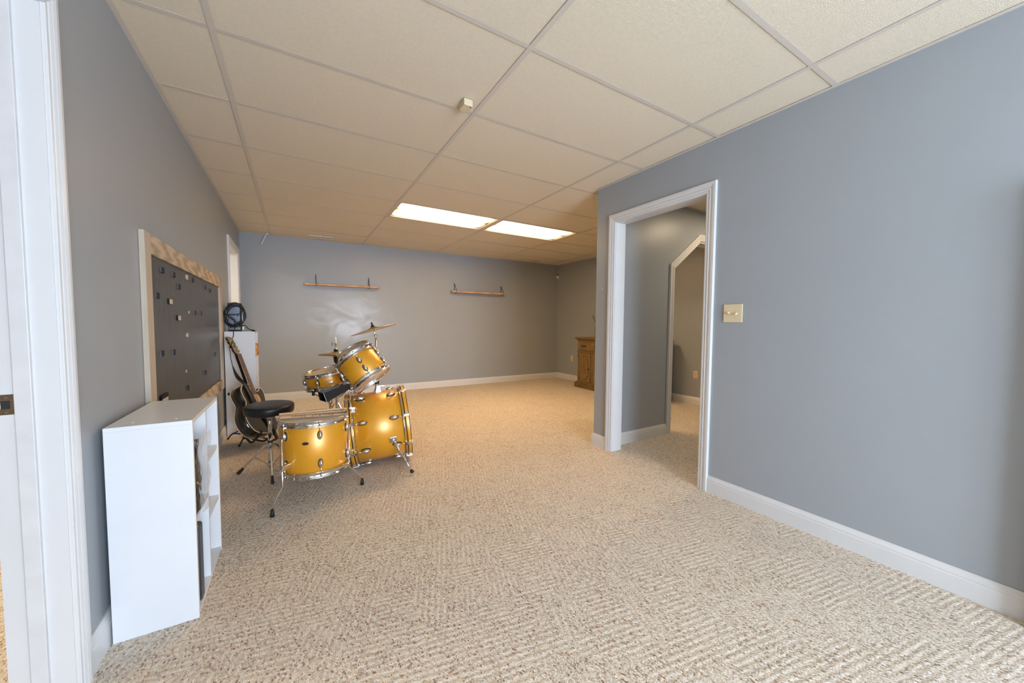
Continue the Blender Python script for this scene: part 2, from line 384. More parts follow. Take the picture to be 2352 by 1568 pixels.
# ------------------------------------------------------------------ floor, ceiling, walls
fl = MB().box(-3.3, 5.6, -2.75, 7.3, -.10, 0); obj('floor', fl, 'carpet', kind='structure')
ce = struct_root('ceiling', (0, 0, H))
obj('ceiling_slab', MB().box(-3.3, 5.6, -2.75, 7.3, H+.16, H+.22), 'plenum', ce)
GX = [-.282+1.2192*i for i in range(5)]; GY = [.8162+.6096*j for j in range(-6, 11)]
xs = [-.80]+GX+[5.30]
tile_mesh = {}
for i in range(len(xs)-1):
    for j in range(len(GY)-1):
        if (i in (2, 3)) and j == 11: continue                      # the two lights
        w = xs[i+1]-xs[i]-.008; d = .6096-.008
        key = round(w, 3)
        if key not in tile_mesh:
            mb = MB().box(-w/2, w/2, -d/2, d/2, 0, .016); me = mb.mesh('ceiling_tile'); me.materials.append(M['tile']); tile_mesh[key] = me
        t = bpy.data.objects.new('ceiling_tile', tile_mesh[key]); COL.objects.link(t); t.parent = ce
        lift = random.uniform(.001, .0035)
        t.location = ((xs[i]+xs[i+1])/2, (GY[j]+GY[j+1])/2, lift)
        t.rotation_euler = (random.uniform(-.0012, .0012), random.uniform(-.0008, .0008), 0)
        if i == 3 and j == 7: t.location.x -= .013; t.location.z += .002; t.rotation_euler = (0, 0, .010)   # slipped tile that leaves a dark gap
for x in GX:
    obj('grid_runner', MB().box(x-.012, x+.012, -2.65, 6.4, H-.0015, H).box(x-.001, x+.001, -2.65, 6.4, H, H+.03), 'grid', ce)
tee = {}
for i in range(len(xs)-1):
    for y in GY[1:-1]:
        a, b = xs[i]+(.012 if i else 0), xs[i+1]-(.012 if i < len(xs)-2 else 0); key = i
        if key not in tee:
            mb = MB().box(a, b, -.012, .012, -.001, 0).box(a, b, -.001, .001, 0, .03); c = centre(mb); tee[key] = (mb.mesh('cross_tee', c), c); tee[key][0].materials.append(M['grid'])
        o = bpy.data.objects.new('cross_tee', tee[key][0]); COL.objects.link(o); o.parent = ce; o.location = tee[key][1]+Vector((0, y, .0008))
ANG = .019
obj('wall_angle', MB().box(.8, 6.31, 0, ANG, H-.003, H-.0005, FL.m), 'grid', ce)
obj('wall_angle', MB().box(-2.6, .8, 0, ANG, H-.003, H-.0005, FL.m), 'grid', ce)
obj('wall_angle', MB().box(-2.6, 2.555, 0, ANG, H-.003, H-.0005, FP.m), 'grid', ce)
obj('wall_angle', MB().box(-.66, 4.84, 0, ANG, H-.003, H-.0005, FB.m), 'grid', ce)
obj('wall_angle', MB().box(0, 3.7, 0, ANG, H-.003, H-.0005, FR.m), 'grid', ce)
obj('wall_angle', MB().box(2.56, 4.95, 0, ANG, H-.003, H-.0005, FH.m), 'grid', ce)
obj('wall_angle', MB().box(-4.9, -2.445, 0, ANG, H-.003, H-.0005, FE.m), 'grid', ce)

def wall(name, mb, mat='wall'): return obj(name, mb, mat, kind='structure')
TW = .115
D1 = (1.500, 2.318, 2.05)    # right doorway in the partition
D2 = (.765, 1.598, 2.05)     # doorway beside the camera, left wall
D3 = (5.205, 6.03, 2.05)     # far doorway, left wall
HT = H+.03
wl = MB(); J = .016
for a, b in ((-2.74, D2[0]-J), (D2[1]+J, D3[0]-J), (D3[1]+J, 6.45)): wl.box(a, b, -TW, 0, 0, HT, FL.m)
for d in (D2, D3): wl.box(d[0]-J, d[1]+J, -TW, 0, d[2]+J, HT, FL.m)
wall('wall_left', wl)
wall('wall_back', MB().box(-.80, 5.1, -.12, 0, 0, HT, FB.m), 'wall_scuffed')
wp = MB().box(-2.60, D1[0]-J, -TW, 0, 0, HT, FP.m).box(D1[1]+J, 2.42, -TW, 0, 0, HT, FP.m).box(D1[0]-J, D1[1]+J, -TW, 0, D1[2]+J, HT, FP.m)
wall('wall_partition', wp)
wall('wall_partition_end', MB().box(2.445, 2.56, 2.42, 2.555, 0, HT))
AX0, AX1, AC0, AC1, AZ0, AZ1 = 3.41, 4.72, 3.845, 4.285, 1.748, 2.066
wh = MB().box(2.56, AX0, 2.42, 2.555, 0, HT).box(AX1, 5.2, 2.42, 2.555, 0, HT).box(AX0, AX1, 2.42, 2.555, AZ1, HT)
RY = Matrix(((1, 0, 0, 0), (0, 0, 1, 0), (0, 1, 0, 0), (0, 0, 0, 1)))     # prism in x-z
wh.prism([(AX0, AZ0), (AC0, AZ1), (AX0, AZ1)], 2.42, 2.555, RY).prism([(AX1, AZ0), (AX1, AZ1), (AC1, AZ1)], 2.42, 2.555, RY)
wall('wall_hall', wh)
wall('wall_hall_side', MB().box(2.56, 5.2, 1.12, 1.22, 0, HT))
wall('wall_right', MB().box(-.3, 5.3, -.12, 0, 0, HT, FR.m))
DR = (.10, 2.20, 2.06)
wr = MB().box(-.8, DR[0], -.14, 0, 0, HT, FW.m).box(DR[0], DR[1], -.14, 0, DR[2], HT, FW.m).box(DR[1], 2.60, -.14, 0, 0, HT, FW.m)
wall('wall_rear', wr)
wall('wall_side_room', MB().box(-3.3, -3.2, -2.74, 7.2, 0, HT).box(-3.2, -.68, -2.74, -2.64, 0, HT).box(-3.2, -.70, 7.1, 7.2, 0, HT).box(-.80, -.70, 6.45, 7.1, 0, HT), 'side_wall')
obj('ceiling_side_room', MB().box(-3.3, -.80, -2.74, 7.2, H+.02, H+.05), 'tile', kind='structure')

# sliding glass door behind the camera (where the daylight comes from)
w1 = struct_root('door_1', (1.15, -2.66, 0))
fr_ = MB()
for a, b, c, d in ((.10, 2.20, 0, .05), (.10, 2.20, 2.01, 2.06), (.10, .15, .05, 2.01), (2.15, 2.20, .05, 2.01), (1.12, 1.18, .05, 2.01)): fr_.box(a, b, -2.70, -2.62, c, d)
obj('door_frame', fr_, 'trim', w1)
for a, b in ((.15, 1.12), (1.18, 2.15)): obj('door_pane', MB().box(a, b, -2.664, -2.656, .05, 2.01), 'glass', w1)
obj('door_handle', MB().box(1.10, 1.125, -2.62, -2.58, .95, 1.15), 'steel', w1, .004)
wall('shadow_blocker', MB().box(2.385, 2.45, -2.60, .130, 0, 1.70))     # unseen block added against the right wall to cast the shadow on it

# ------------------------------------------------------------------ baseboards and door trim
BASE = [(0, 0), (.015, 0), (.015, .076), (.0125, .081), (.0135, .087), (.011, .096), (.0075, .104), (.005, .113), (0, .113)]
def baseboard(name, F, a, b, ea=0, eb=0):
    v = []
    for s, e in ((a, ea), (b, eb)):
        v += [tuple(F.p(s+e*d, d, z)) for d, z in BASE]
    n = len(BASE); mb = MB().add(v, [tuple(range(n)), tuple(range(n, 2*n))]+[(i, (i+1) % n, n+(i+1) % n, n+i) for i in range(n)])
    return obj(name, mb, 'trim', kind='structure')
CW = .071
baseboard('baseboard_left', FL, D2[1]+.056, D3[0]-CW)
baseboard('baseboard_left_end', FL, D3[1]+CW, 6.317)
baseboard('baseboard_left_near', FL, -2.6, D2[0]-CW)
baseboard('baseboard_back', FB, -.652, 4.832)
baseboard('baseboard_right', FR, 0, 5.0)
baseboard('baseboard_partition', FP, .131, D1[0]-CW)
baseboard('baseboard_partition_end', FP, D1[1]+CW, 2.555, 0, 1)
baseboard('baseboard_end', FE, -AX0+CW, -2.445, 0, 1)
baseboard('baseboard_end_right', FE, -4.92, -AX1-CW)
baseboard('baseboard_hall', FH, 2.56, AX0-CW+.002)
baseboard('baseboard_hall_right', FH, AX1+CW, 4.95)
CAS = [(0, 0), (0, .009), (.003, .0115), (.011, .0125), (.015, .0095), (.020, .0135), (.029, .0165), (.034, .0125), (.040, .0165), (.052, .0195), (.066, .0195), (.070, .016), (.070, 0)]
def casing(F, path, parent, reveal=.004, mat='trim', side=1, ws=1):
    """mitred moulding outside an opening; path = opening edge in (s, z)"""
    P = [Vector(p) for p in path]; k = len(P); off = []
    for i in range(k):
        t0 = (P[i]-P[i-1]).normalized() if i else (P[1]-P[0]).normalized()
        t1 = (P[i+1]-P[i]).normalized() if i < k-1 else t0
        n0, n1 = Vector((-t0.y, t0.x)), Vector((-t1.y, t1.x)); m = (n0+n1); m = m/(m.dot(n0)) if m.length > 1e-6 else n0
        off.append(m)
    for i in range(k-1):
        v = []
        for e in (i, i+1):
            for w, t in CAS:
                q = P[e] + off[e]*(w*ws+reveal); v.append(tuple(F.p(q.x, side*t if side > 0 else t, q.y)))
        n = len(CAS); mb = MB().add(v, [tuple(range(n)), tuple(range(n, 2*n))]+[(j, (j+1) % n, n+(j+1) % n, n+j) for j in range(n)])
        obj('door_casing', mb, mat, parent)
def jambs(F, d, parent, depth=TW):
    obj('door_jamb', MB().box(d[0]-J, d[0], -depth-.002, .002, 0, d[2], F.m), 'trim', parent)
    obj('door_jamb', MB().box(d[1], d[1]+J, -depth-.002, .002, 0, d[2], F.m), 'trim', parent)
    obj('door_jamb_head', MB().box(d[0]-J, d[1]+J, -depth-.002, .002, d[2], d[2]+J, F.m), 'trim', parent)
def dtrim(name, F, d, depth=TW, ws=1):
    r = struct_root(name, F.p((d[0]+d[1])/2, 0, 0)); jambs(F, d, r, depth)
    casing(F, [(d[0], 0), (d[0], d[2]), (d[1], d[2]), (d[1], 0)], r, ws=ws)
    return r
# opening edge runs so that the left normal points away from the opening: up the low-s side, across, down the high-s side
t1 = dtrim('trim_1', FP, D1)
t2 = dtrim('trim_2', FL, D2, .127, .76)
t3 = dtrim('trim_3', FL, D3)
# door stop and strike plate on the jamb beside the camera
yj = D2[1]
obj('door_stop', MB().box(yj-.011, yj, -.083, -.049, 0, D2[2], FL.m), 'trim_edge', t2, .0015)
obj('door_stop', MB().box(D2[0], D2[0]+.011, -.083, -.049, 0, D2[2], FL.m), 'trim_edge', t2, .0015)
zc = .919; sp_ = MB()
for a, b, c, d in ((-.1175, -.0835, zc-.029, zc-.012), (-.1175, -.0835, zc+.012, zc+.029), (-.1175, -.111, zc-.012, zc+.012), (-.093, -.0835, zc-.012, zc+.012)):
    sp_.box(yj-.0022, yj+.0005, a, b, c, d, FL.m)
obj('strike_plate', sp_, 'chrome_soft', t2, .0006, label='brushed metal strike plate')
obj('strike_hole', MB().box(yj-.0006, yj+.0002, -.111, -.093, zc-.012, zc+.012, FL.m), 'dark', t2)
for dz in (-.0205, .0205): obj('strike_screw', MB().lathe([(.0035, 0), (.0025, .0012), (0, .0014)], 10, FL.m @ Matrix.Translation((yj-.0022, -.101, zc+dz)) @ Matrix.Rotation(PI/2, 4, 'X') @ Matrix.Rotation(PI/2, 4, 'X')), 'steel', t2)
t4 = struct_root('trim_4', (4.06, 2.42, 0))
casing(FH, [(AX0-.006, 0), (AX0-.006, AZ0), (AC0, AZ1+.006), (AC1, AZ1+.006), (AX1+.006, AZ0), (AX1+.006, 0)], t4, 0)
jm = [(AX0, 0), (AX0, AZ0), (AC0, AZ1), (AC1, AZ1), (AX1, AZ0), (AX1, 0)]
for i in range(5):
    a, b = Vector(jm[i]), Vector(jm[i+1]); t = (b-a).normalized(); n = Vector((t.y, -t.x))*.012
    q = [a, b, b+n, a+n]; obj('arch_jamb', MB().prism([(p.x, p.y) for p in q], 2.418, 2.557, RY), 'trim', t4)

# ------------------------------------------------------------------ ceiling fittings
for k, (x0, x1, lab) in enumerate(((GX[1], GX[2], 'recessed ceiling light nearer the middle of the room, its lens end slightly askew'),
                                   (GX[2], GX[3], 'recessed ceiling light beside the doorway partition, evenly lit lens'))):
    y0, y1 = GY[11], GY[12]; cx, cy = (x0+x1)/2, (y0+y1)/2
    t = thing('ceiling_light', lab, 'ceiling light', (cx, cy, H), 'recessed fluorescent lights')
    f = MB()
    X0, X1, Y0, Y1 = x0+.013, x1-.013, y0+.013, y1-.013; b = .022
    f.box(X0, X1, Y0, Y0+b, H+.001, H+.014).box(X0, X1, Y1-b, Y1, H+.001, H+.014).box(X0, X0+b, Y0+b, Y1-b, H+.001, H+.014).box(X1-b, X1, Y0+b, Y1-b, H+.001, H+.014)
    obj('light_frame', f, 'grid', t, label='cream metal frame')
    em = emission_material('lit_lens', WARM, TROFFER, .03)
    d = obj('diffuser', MB().box(X0+b-.004, X1-b+.004, Y0+b-.004, Y1-b+.004, H+.015, H+.018), em, t, label='glowing lens')
    if k == 0: d.rotation_euler = (0, 0, .006); d.location.x -= .008
    obj('light_housing', MB().box(X0, X1, Y0, Y1, H+.10, H+.11), 'grid', t)

t = thing('sensor_box', 'small cream box stuck under the ceiling beside a grid crossing', 'sensor', (.85, 1.95, H))
obj('housing', MB().box(.823, .876, 1.913, 1.990, H-.037, H-.001), 'ivory', t, .004)
obj('lens', MB().lathe([(.004, 0), (.003, .002), (0, .0025)], 10, Matrix.Translation((.866, 1.925, H-.037)) @ Matrix.Rotation(PI, 4, 'X')), 'dark', t)
def vent(cx, cy, w, d, lab):
    t = thing('ceiling_vent', lab, 'vent', (cx, cy, H), 'ceiling vents')
    z = H-.004; f = MB()
    f.box(cx-w/2, cx+w/2, cy-d/2, cy-d/2+.016, z-.005, H).box(cx-w/2, cx+w/2, cy+d/2-.016, cy+d/2, z-.005, H)
    f.box(cx-w/2, cx-w/2+.02, cy-d/2+.016, cy+d/2-.016, z-.005, H).box(cx+w/2-.02, cx+w/2, cy-d/2+.016, cy+d/2-.016, z-.005, H).box(cx-.008, cx+.008, cy-d/2+.016, cy+d/2-.016, z-.005, H)
    obj('vent_frame', f, 'offwhite', t)
    obj('vent_opening', MB().box(cx-w/2+.02, cx+w/2-.02, cy-d/2+.016, cy+d/2-.016, H-.001, H+.001), 'dark', t)
    n = 11
    for i in range(n):
        for s in (-1, 1):
            x = cx+s*(.018+(w/2-.046)*(i+.5)/n)
            o = obj('vent_slat', MB().box(x-.0012, x+.0012, cy-d/2+.016, cy+d/2-.016, H-.009, H-.001), 'offwhite', t)
            o.rotation_euler = (0, s*.6, 0)
vent(.335, 6.055, .30, .11, 'white slatted ceiling vent near the left end of the back wall')
vent(4.00, 6.00, .30, .11, 'white slatted ceiling vent near the right corner of the back wall')
t = thing('ceiling_strap', 'thin metal strap hanging slanted from the ceiling grid at the back wall', 'strap', (-.321, 6.2, H))
obj('strap_bar', MB().tube([(-.305, 6.2, H-.002), (-.330, 6.2, H-.02), (-.390, 6.2, H-.165)], .010, 4, flat=(1, .3)), 'steel', t)
obj('strap_clip', MB().box(-.325, -.285, 6.19, 6.21, H-.006, H), 'steel', t)
t = thing('motion_sensor', 'small white motion sensor high in the back right corner', 'sensor', (4.80, 6.17, 2.146))
RZ = Matrix.Translation((4.806, 6.178, 2.146)) @ Matrix.Rotation(-PI/4, 4, 'Z')
obj('housing', MB().box(-.028, .028, -.012, .02, -.035, .03, RZ), 'offwhite', t, .006)
obj('mount', MB().box(-.012, .012, -.002, .02, .030, .055, RZ), 'black', t, .003)
obj('lens', MB().box(-.018, .018, -.014, -.011, -.022, .005, RZ), 'trim', t, .002)

def outlet(F, s, z, lab):
    t = thing('wall_outlet', lab, 'outlet', F.p(s, 0, z), 'cream wall outlets')
    obj('cover_plate', MB().box(s-.036, s+.036, 0, .006, z-.058, z+.058, F.m), 'ivory', t, .003)
    for dz in (-.021, .021):
        r = obj('receptacle', MB().prism([(.017*math.cos(a)*(1 if abs(math.cos(a)) < .8 else .92), .0145*math.sin(a)) for a in [2*PI*i/16 for i in range(16)]], 0, .003, F.m @ Matrix.Translation((s, .006, z+dz)) @ Matrix.Rotation(-PI/2, 4, 'X')), 'ivory', t)
        for dx in (-.006, .006): obj('slot', MB().box(s+dx-.0012, s+dx+.0012, .009, .0096, z+dz-.001, z+dz+.007, F.m), 'dark', r)
outlet(FR, .475, .452, 'cream wall outlet between the back corner and the oak cabinet')
outlet(FR, 3.095, .437, 'cream wall outlet seen through the doorway and arch')

t = thing('light_switch', 'cream double toggle switch plate on the right wall beside the doorway', 'switch', (2.445, 1.296, 1.231))
obj('cover_plate', MB().box(1.237, 1.355, 0, .007, 1.173, 1.291, FP.m), 'ivory', t, .003)
for y, up in ((1.320, .7), (1.272, -.55)):
    obj('toggle_slot', MB().box(y-.006, y+.006, .007, .0078, 1.219, 1.245, FP.m), 'ivory', t)
    obj('toggle', MB().box(-.0045, .0045, 0, .019, -.0055, .0055, FP.m @ Matrix.Translation((y, .006, 1.232)) @ Matrix.Rotation(up*.6, 4, 'X')), 'ivory', t, .0015)
    for z in (1.202, 1.262): obj('screw', MB().lathe([(.003, 0), (.0022, .001), (0, .0012)], 10, FP.m @ Matrix.Translation((y, .007, z)) @ Matrix.Rotation(-PI/2, 4, 'X')), 'ivory', t)

# ------------------------------------------------------------------ white organizers
def organizer(name, label, x0, x1, y0, y1, h, rows_by_col, group):
    t = thing(name, label, 'organizer', ((x0+x1)/2, (y0+y1)/2, 0), group); T = .0155
    obj('side_panel', MB().box(x0, x1, y0, y0+T, 0, h-T), 'laminate', t, .0008)
    obj('side_panel', MB().box(x0, x1, y1-T, y1, 0, h-T), 'laminate', t, .0008)
    obj('top_panel', MB().box(x0, x1, y0, y1, h-T, h), 'laminate', t, .0008)
    obj('bottom_panel', MB().box(x0, x1-.001, y0+T, y1-T, .004, T+.004), 'laminate', t)
    obj('back_panel', MB().box(x0+.001, x0+.004, y0+T, y1-T, T, h-T), 'laminate', t)
    n = len(rows_by_col); w = (y1-y0-2*T-(n-1)*T)/n
    for i, rows in enumerate(rows_by_col):
        a = y0+T+i*(w+T)
        if i: obj('divider', MB().box(x0+.004, x1-.002, a-T, a, T+.004, h-T), 'laminate', t)
        for z in rows: obj('shelf', MB().box(x0+.004, x1-.003, a, a+w, z-T, z), 'laminate', t)
    e = MB()          # raw cream edge bands on the front
    for a in (y0, y1-T): e.box(x1, x1+.0006, a+.001, a+T-.001, .002, h-.002)
    e.box(x1, x1+.0006, y0+T, y1-T, h-T+.001, h-.001); obj('edge_band', e, 'edgeband', t)
    for (yy, xx) in ((.06, .06), (.06, .18), (y1-y0-.06, .06), (y1-y0-.06, .18)):
        obj('screw_cap', MB().lathe([(.0045, 0), (.004, .0012), (0, .0016)], 12, Matrix.Translation((x0+xx, y0+yy, h))), 'edgeband', t)
    return t
organizer('cube_organizer', 'low white cube organizer near the camera, under the dark board', -.584, -.346, 1.794, 2.302, .782, [[.398], [.543, .288]], 'white organizers')
organizer('cube_organizer', 'tall white organizer behind the guitar, cables on its top', -.612, -.362, 4.545, 4.875, 1.057, [[.29, .55, .80]], 'white organizers')

# things inside the near organizer
t = thing('plastic_bag', 'clear plastic bag hanging out of the upper compartment of the low organizer', 'bag', (-.40, 1.93, .40))
def sheet(fn, nu, nv):
    v = [fn(i/nu, j/nv) for i in range(nu+1) for j in range(nv+1)]
    f = [(i*(nv+1)+j, (i+1)*(nv+1)+j, (i+1)*(nv+1)+j+1, i*(nv+1)+j+1) for i in range(nu) for j in range(nv)]
    return MB().add(v, f, True)
def bag_front(a, b):
    y = 1.822+.19*a*(1-.25*math.sin(b*PI)*a); z = .402+.295*b
    x = -.330+.007*math.sin(5*a+4*b)+.004*math.sin(13*b+3*a)+.008*math.sin(PI*b)*math.sin(PI*a)
    return (x, y + .02*math.sin(6*b)*a, z - .02*a*(1-b))
def bag_back(a, b):
    x, y, z = bag_front(a, b); return (x-.035*math.sin(PI*min(1, a*1.02))*math.sin(PI*min(b*1.02, 1))-.004, y, z)
obj('film_front', sheet(bag_front, 26, 34), 'film', t); obj('film_back', sheet(bag_back, 26, 34), 'film', t)
t = thing('wrapped_panel', 'black crumpled panel inside the clear plastic bag', 'panel', (-.40, 1.86, .40))
def crum(a, b):
    return (-.346-.006*a+.004*math.sin(9*b+4*a)+.003*math.sin(23*b-7*a), 1.813+.104*a, .402+.275*b)
fr1 = [crum(i/12, j/24) for i in range(13) for j in range(25)]
bk1 = [(x-.05, y, z) for x, y, z in fr1]; n = len(fr1)
g = lambda i, j: i*25+j
ff = [(g(i, j), g(i+1, j), g(i+1, j+1), g(i, j+1)) for i in range(12) for j in range(24)]
fb = [tuple(k+n for k in q)[::-1] for q in ff]
ed = [g(i, 0) for i in range(13)]+[g(12, j) for j in range(1, 25)]+[g(i, 24) for i in range(11, -1, -1)]+[g(0, j) for j in range(23, 0, -1)]
fe = [(ed[i], ed[(i+1) % len(ed)], ed[(i+1) % len(ed)]+n, ed[i]+n) for i in range(len(ed))]
obj('body', MB().add(fr1+bk1, ff+fb+fe, True), 'guitar_side', t)
obj('silver_edge', MB().tube([(-.344, 1.82, .53), (-.340, 1.86, .50), (-.344, 1.885, .475)], .003, 6), 'chrome_soft', t)
t = thing('dark_frame', 'dark ribbed frame standing in the lower compartment of the low organizer', 'frame', (-.42, 1.90, .02))
obj('frame_body', MB().box(-.56, -.352, 1.868, 1.915, .020, .335), 'board', t, .004)
for k in range(3): obj('frame_rib', MB().box(-.352, -.348, 1.872+.015*k, 1.880+.015*k, .024, .330), 'box_grey', t, .001)

# printed box in the tall organizer
t = thing('patterned_box', 'small orange patterned box sticking out of the tall white organizer', 'box', (-.42, 4.70, .80))
obj('box_body', MB().box(-.56, -.350, 4.575, 4.79, .802, .925), 'orange_print', t, .004)
obj('box_band', MB().box(-.3505, -.3492, 4.58, 4.785, .806, .845), 'print_brown', t); obj('box_band', MB().box(-.3505, -.3492, 4.58, 4.785, .905, .921), 'print_brown', t)

# ------------------------------------------------------------------ magnetic board
B0, B1, Z0, Z1 = 2.315, 4.475, .510, 1.577
t = thing('message_board', 'large dark message board in a pale wooden frame on the left wall', 'board', FL.p((B0+B1)/2, 0, Z0))
obj('panel', MB().box(B0+.05, B1-.05, .001, .008, Z0+.05, Z1-.05, FL.m), 'board', t)
obj('frame_board', MB().box(B0, B0+.088, .0005, .022, Z0, Z1, FL.m), 'pine_pale', t, .002, label='pale upright frame board')
obj('frame_board', MB().box(B1-.10, B1, .0005, .022, Z0, Z1-.097, FL.m), 'pine_pale', t, .002, label='pale upright frame board')
o = obj('frame_board', MB().box(B0+.089, B1, .0005, .020, Z1-.096, Z1, FL.m), 'pine', t, .003, label='swirly grained top frame board')
obj('frame_board', MB().box(B0+.089, B1-.101, .0005, .020, Z0, Z0+.096, FL.m), 'pine', t, .003, label='weathered bottom frame board')
MAG = [(2.62, 1.427, 'in the top row, first from the board\'s left end'), (2.84, 1.427, 'in the top row, second from the board\'s left end'), (3.32, 1.445, 'in the top row, just right of the higher beige patch'),
       (2.95, 1.367, 'below the top row, second from the left end'), (3.75, 1.427, 'near the top right corner, left one of two'), (3.95, 1.417, 'near the top right corner, right one of two'),
       (2.52, 1.287, 'closest to the left frame board, below the top row'), (3.36, 1.217, 'left one of the pair in the middle of the board'), (3.55, 1.217, 'right one of the pair in the middle of the board'),
       (2.56, .987, 'left one of the pair low on the left half'), (2.78, .977, 'right one of the pair low on the left half'), (4.10, .867, 'beside the right frame board, low'),
       (3.65, .757, 'low on the right half of the board'), (3.07, .727, 'lowest one, above the bottom frame board')]
mm = MB().box(-.027, .027, 0, .006, -.0155, .0155).mesh('magnet'); mm.materials.append(M['magnet'])
me_ = MB().box(-.0283, -.0268, .0004, .0062, -.0150, .0150).mesh('edge'); me_.materials.append(M['board'])
for s, z, w in MAG:
    o = bpy.data.objects.new('square_magnet', mm); COL.objects.link(o); o.matrix_world = FL.m @ Matrix.Translation((s, .008, z)); bev(o, .0015)
    tag(o, 'black square magnet, '+w, 'magnet', 'black magnets on the board'); inst('edge', me_, o, Matrix.Identity(4))
for s, z, w in ((2.74, 1.267, 'upper'), (2.91, 1.177, 'lower')):
    r = thing('taped_magnet', f'black magnet with a beige foam pad, {w} one of two on the dark board', 'magnet', FL.p(s, .008, z), 'padded magnets on the board')
    obj('magnet_body', MB().box(s-.030, s+.028, .008, .014, z-.0155, z+.0155, FL.m), 'magnet', r, .0015)
    obj('foam_pad', MB().box(s-.020, s+.030, .014, .017, z-.014, z+.0135, FL.m), 'tape', r, .002)
def patch(s, z, w, h, lab, seed):
    rnd = random.Random(seed); n = 14
    pts = [((w/2)*(.8+.3*rnd.random())*math.copysign(abs(math.cos(2*PI*i/n))**.6, math.cos(2*PI*i/n)), (h/2)*(.8+.3*rnd.random())*math.copysign(abs(math.sin(2*PI*i/n))**.6, math.sin(2*PI*i/n))) for i in range(n)]
    o = obj('tape_patch', MB().prism(pts, 0, .003, FL.m @ Matrix.Translation((s, .008, z)) @ Matrix.Rotation(PI/2, 4, 'X') @ Matrix.Scale(-1, 4, (0, 0, 1))), 'tape'); tag(o, lab, 'patch')
patch(3.17, 1.447, .066, .034, 'torn beige tape patch near the top of the dark board', 1)
patch(3.12, 1.067, .048, .030, 'torn beige tape patch in the middle of the dark board', 2)
patch(3.19, 1.217, .022, .018, 'tiny pale tape scrap left of the middle pair of magnets', 3)
patch(3.06, .837, .018, .018, 'tiny pale tape scrap above the lowest magnet', 4)
t = thing('clip_tray', 'small dark corner clip at the bottom of the board, behind the low organizer', 'clip', FL.p(2.55, .01, .757))
obj('clip_back', MB().box(2.50, 2.62, .008, .016, .70, .775, FL.m), 'magnet', t, .002); obj('clip_pad', MB().box(2.505, 2.60, .016, .020, .70, .755, FL.m), 'tape', t, .002)

# ------------------------------------------------------------------ shelves on the back wall
def wall_shelf(lab, x0, x1, z, br):
    t = thing('wall_shelf', lab, 'shelf', FB.p((x0+x1)/2, 0, z), 'plank shelves on the back wall')
    D = .122
    obj('plank', MB().box(x0, x1, .002, D, z-.026, z, FB.m), 'plank', t, .003)
    for x in br:
        b = MB(); q = lambda d, zz: tuple(FB.p(x, d, zz))
        b.tube([q(.004, z-.03), q(.004, z+.145)], .005, 4); b.tube([q(.004, z+.145), q(D+.003, z+.002)], .004, 4)
        b.tube([q(D+.003, z+.004), q(D+.003, z-.029)], .0045, 4); b.tube([q(D+.003, z-.029), q(.004, z-.029)], .004, 4)
        obj('bracket', b, 'black', t, label='thin black triangular strap bracket')
wall_shelf('plank shelf on black straps, above the drum kit on the back wall', .126, 1.19, 1.734, (.28, 1.03))
wall_shelf('plank shelf on black straps, nearer the right corner of the back wall', 2.42, 3.49, 1.734, (2.50, 3.46))

# ------------------------------------------------------------------ oak sideboard
CX, CB, CY0, CY1, CH = 4.44, 4.832, 3.43, 5.085, .914
t = thing('sideboard', 'antique oak sideboard with drawers and panelled doors against the right wall', 'cabinet', (4.64, 4.24, 0))
obj('carcass', MB().box(CX, CB, CY0, CY1, .10, .862), 'oak', t, .002)
obj('top', MB().box(CX-.045, CB, CY0-.035, CY1+.035, .888, CH), 'oak', t, .006)
m1 = MB(); m1.box(CX-.030, CB, CY0-.022, CY1+.022, .874, .888).box(CX-.016, CB, CY0-.010, CY1+.010, .858, .874); obj('top_moulding', m1, 'oak', t, .004)
obj('waist_moulding', MB().box(CX-.014, CX+.01, CY0-.010, CY1+.010, .642, .662), 'oak', t, .006)
obj('plinth', MB().box(CX-.035, CB, CY0-.030, CY1+.045, 0, .092), 'oak_dark', t, .004)
obj('plinth_moulding', MB().box(CX-.020, CB, CY0-.015, CY1+.025, .092, .112), 'oak', t, .006)
nb = 5; bw = (CY1-CY0-.04)/nb
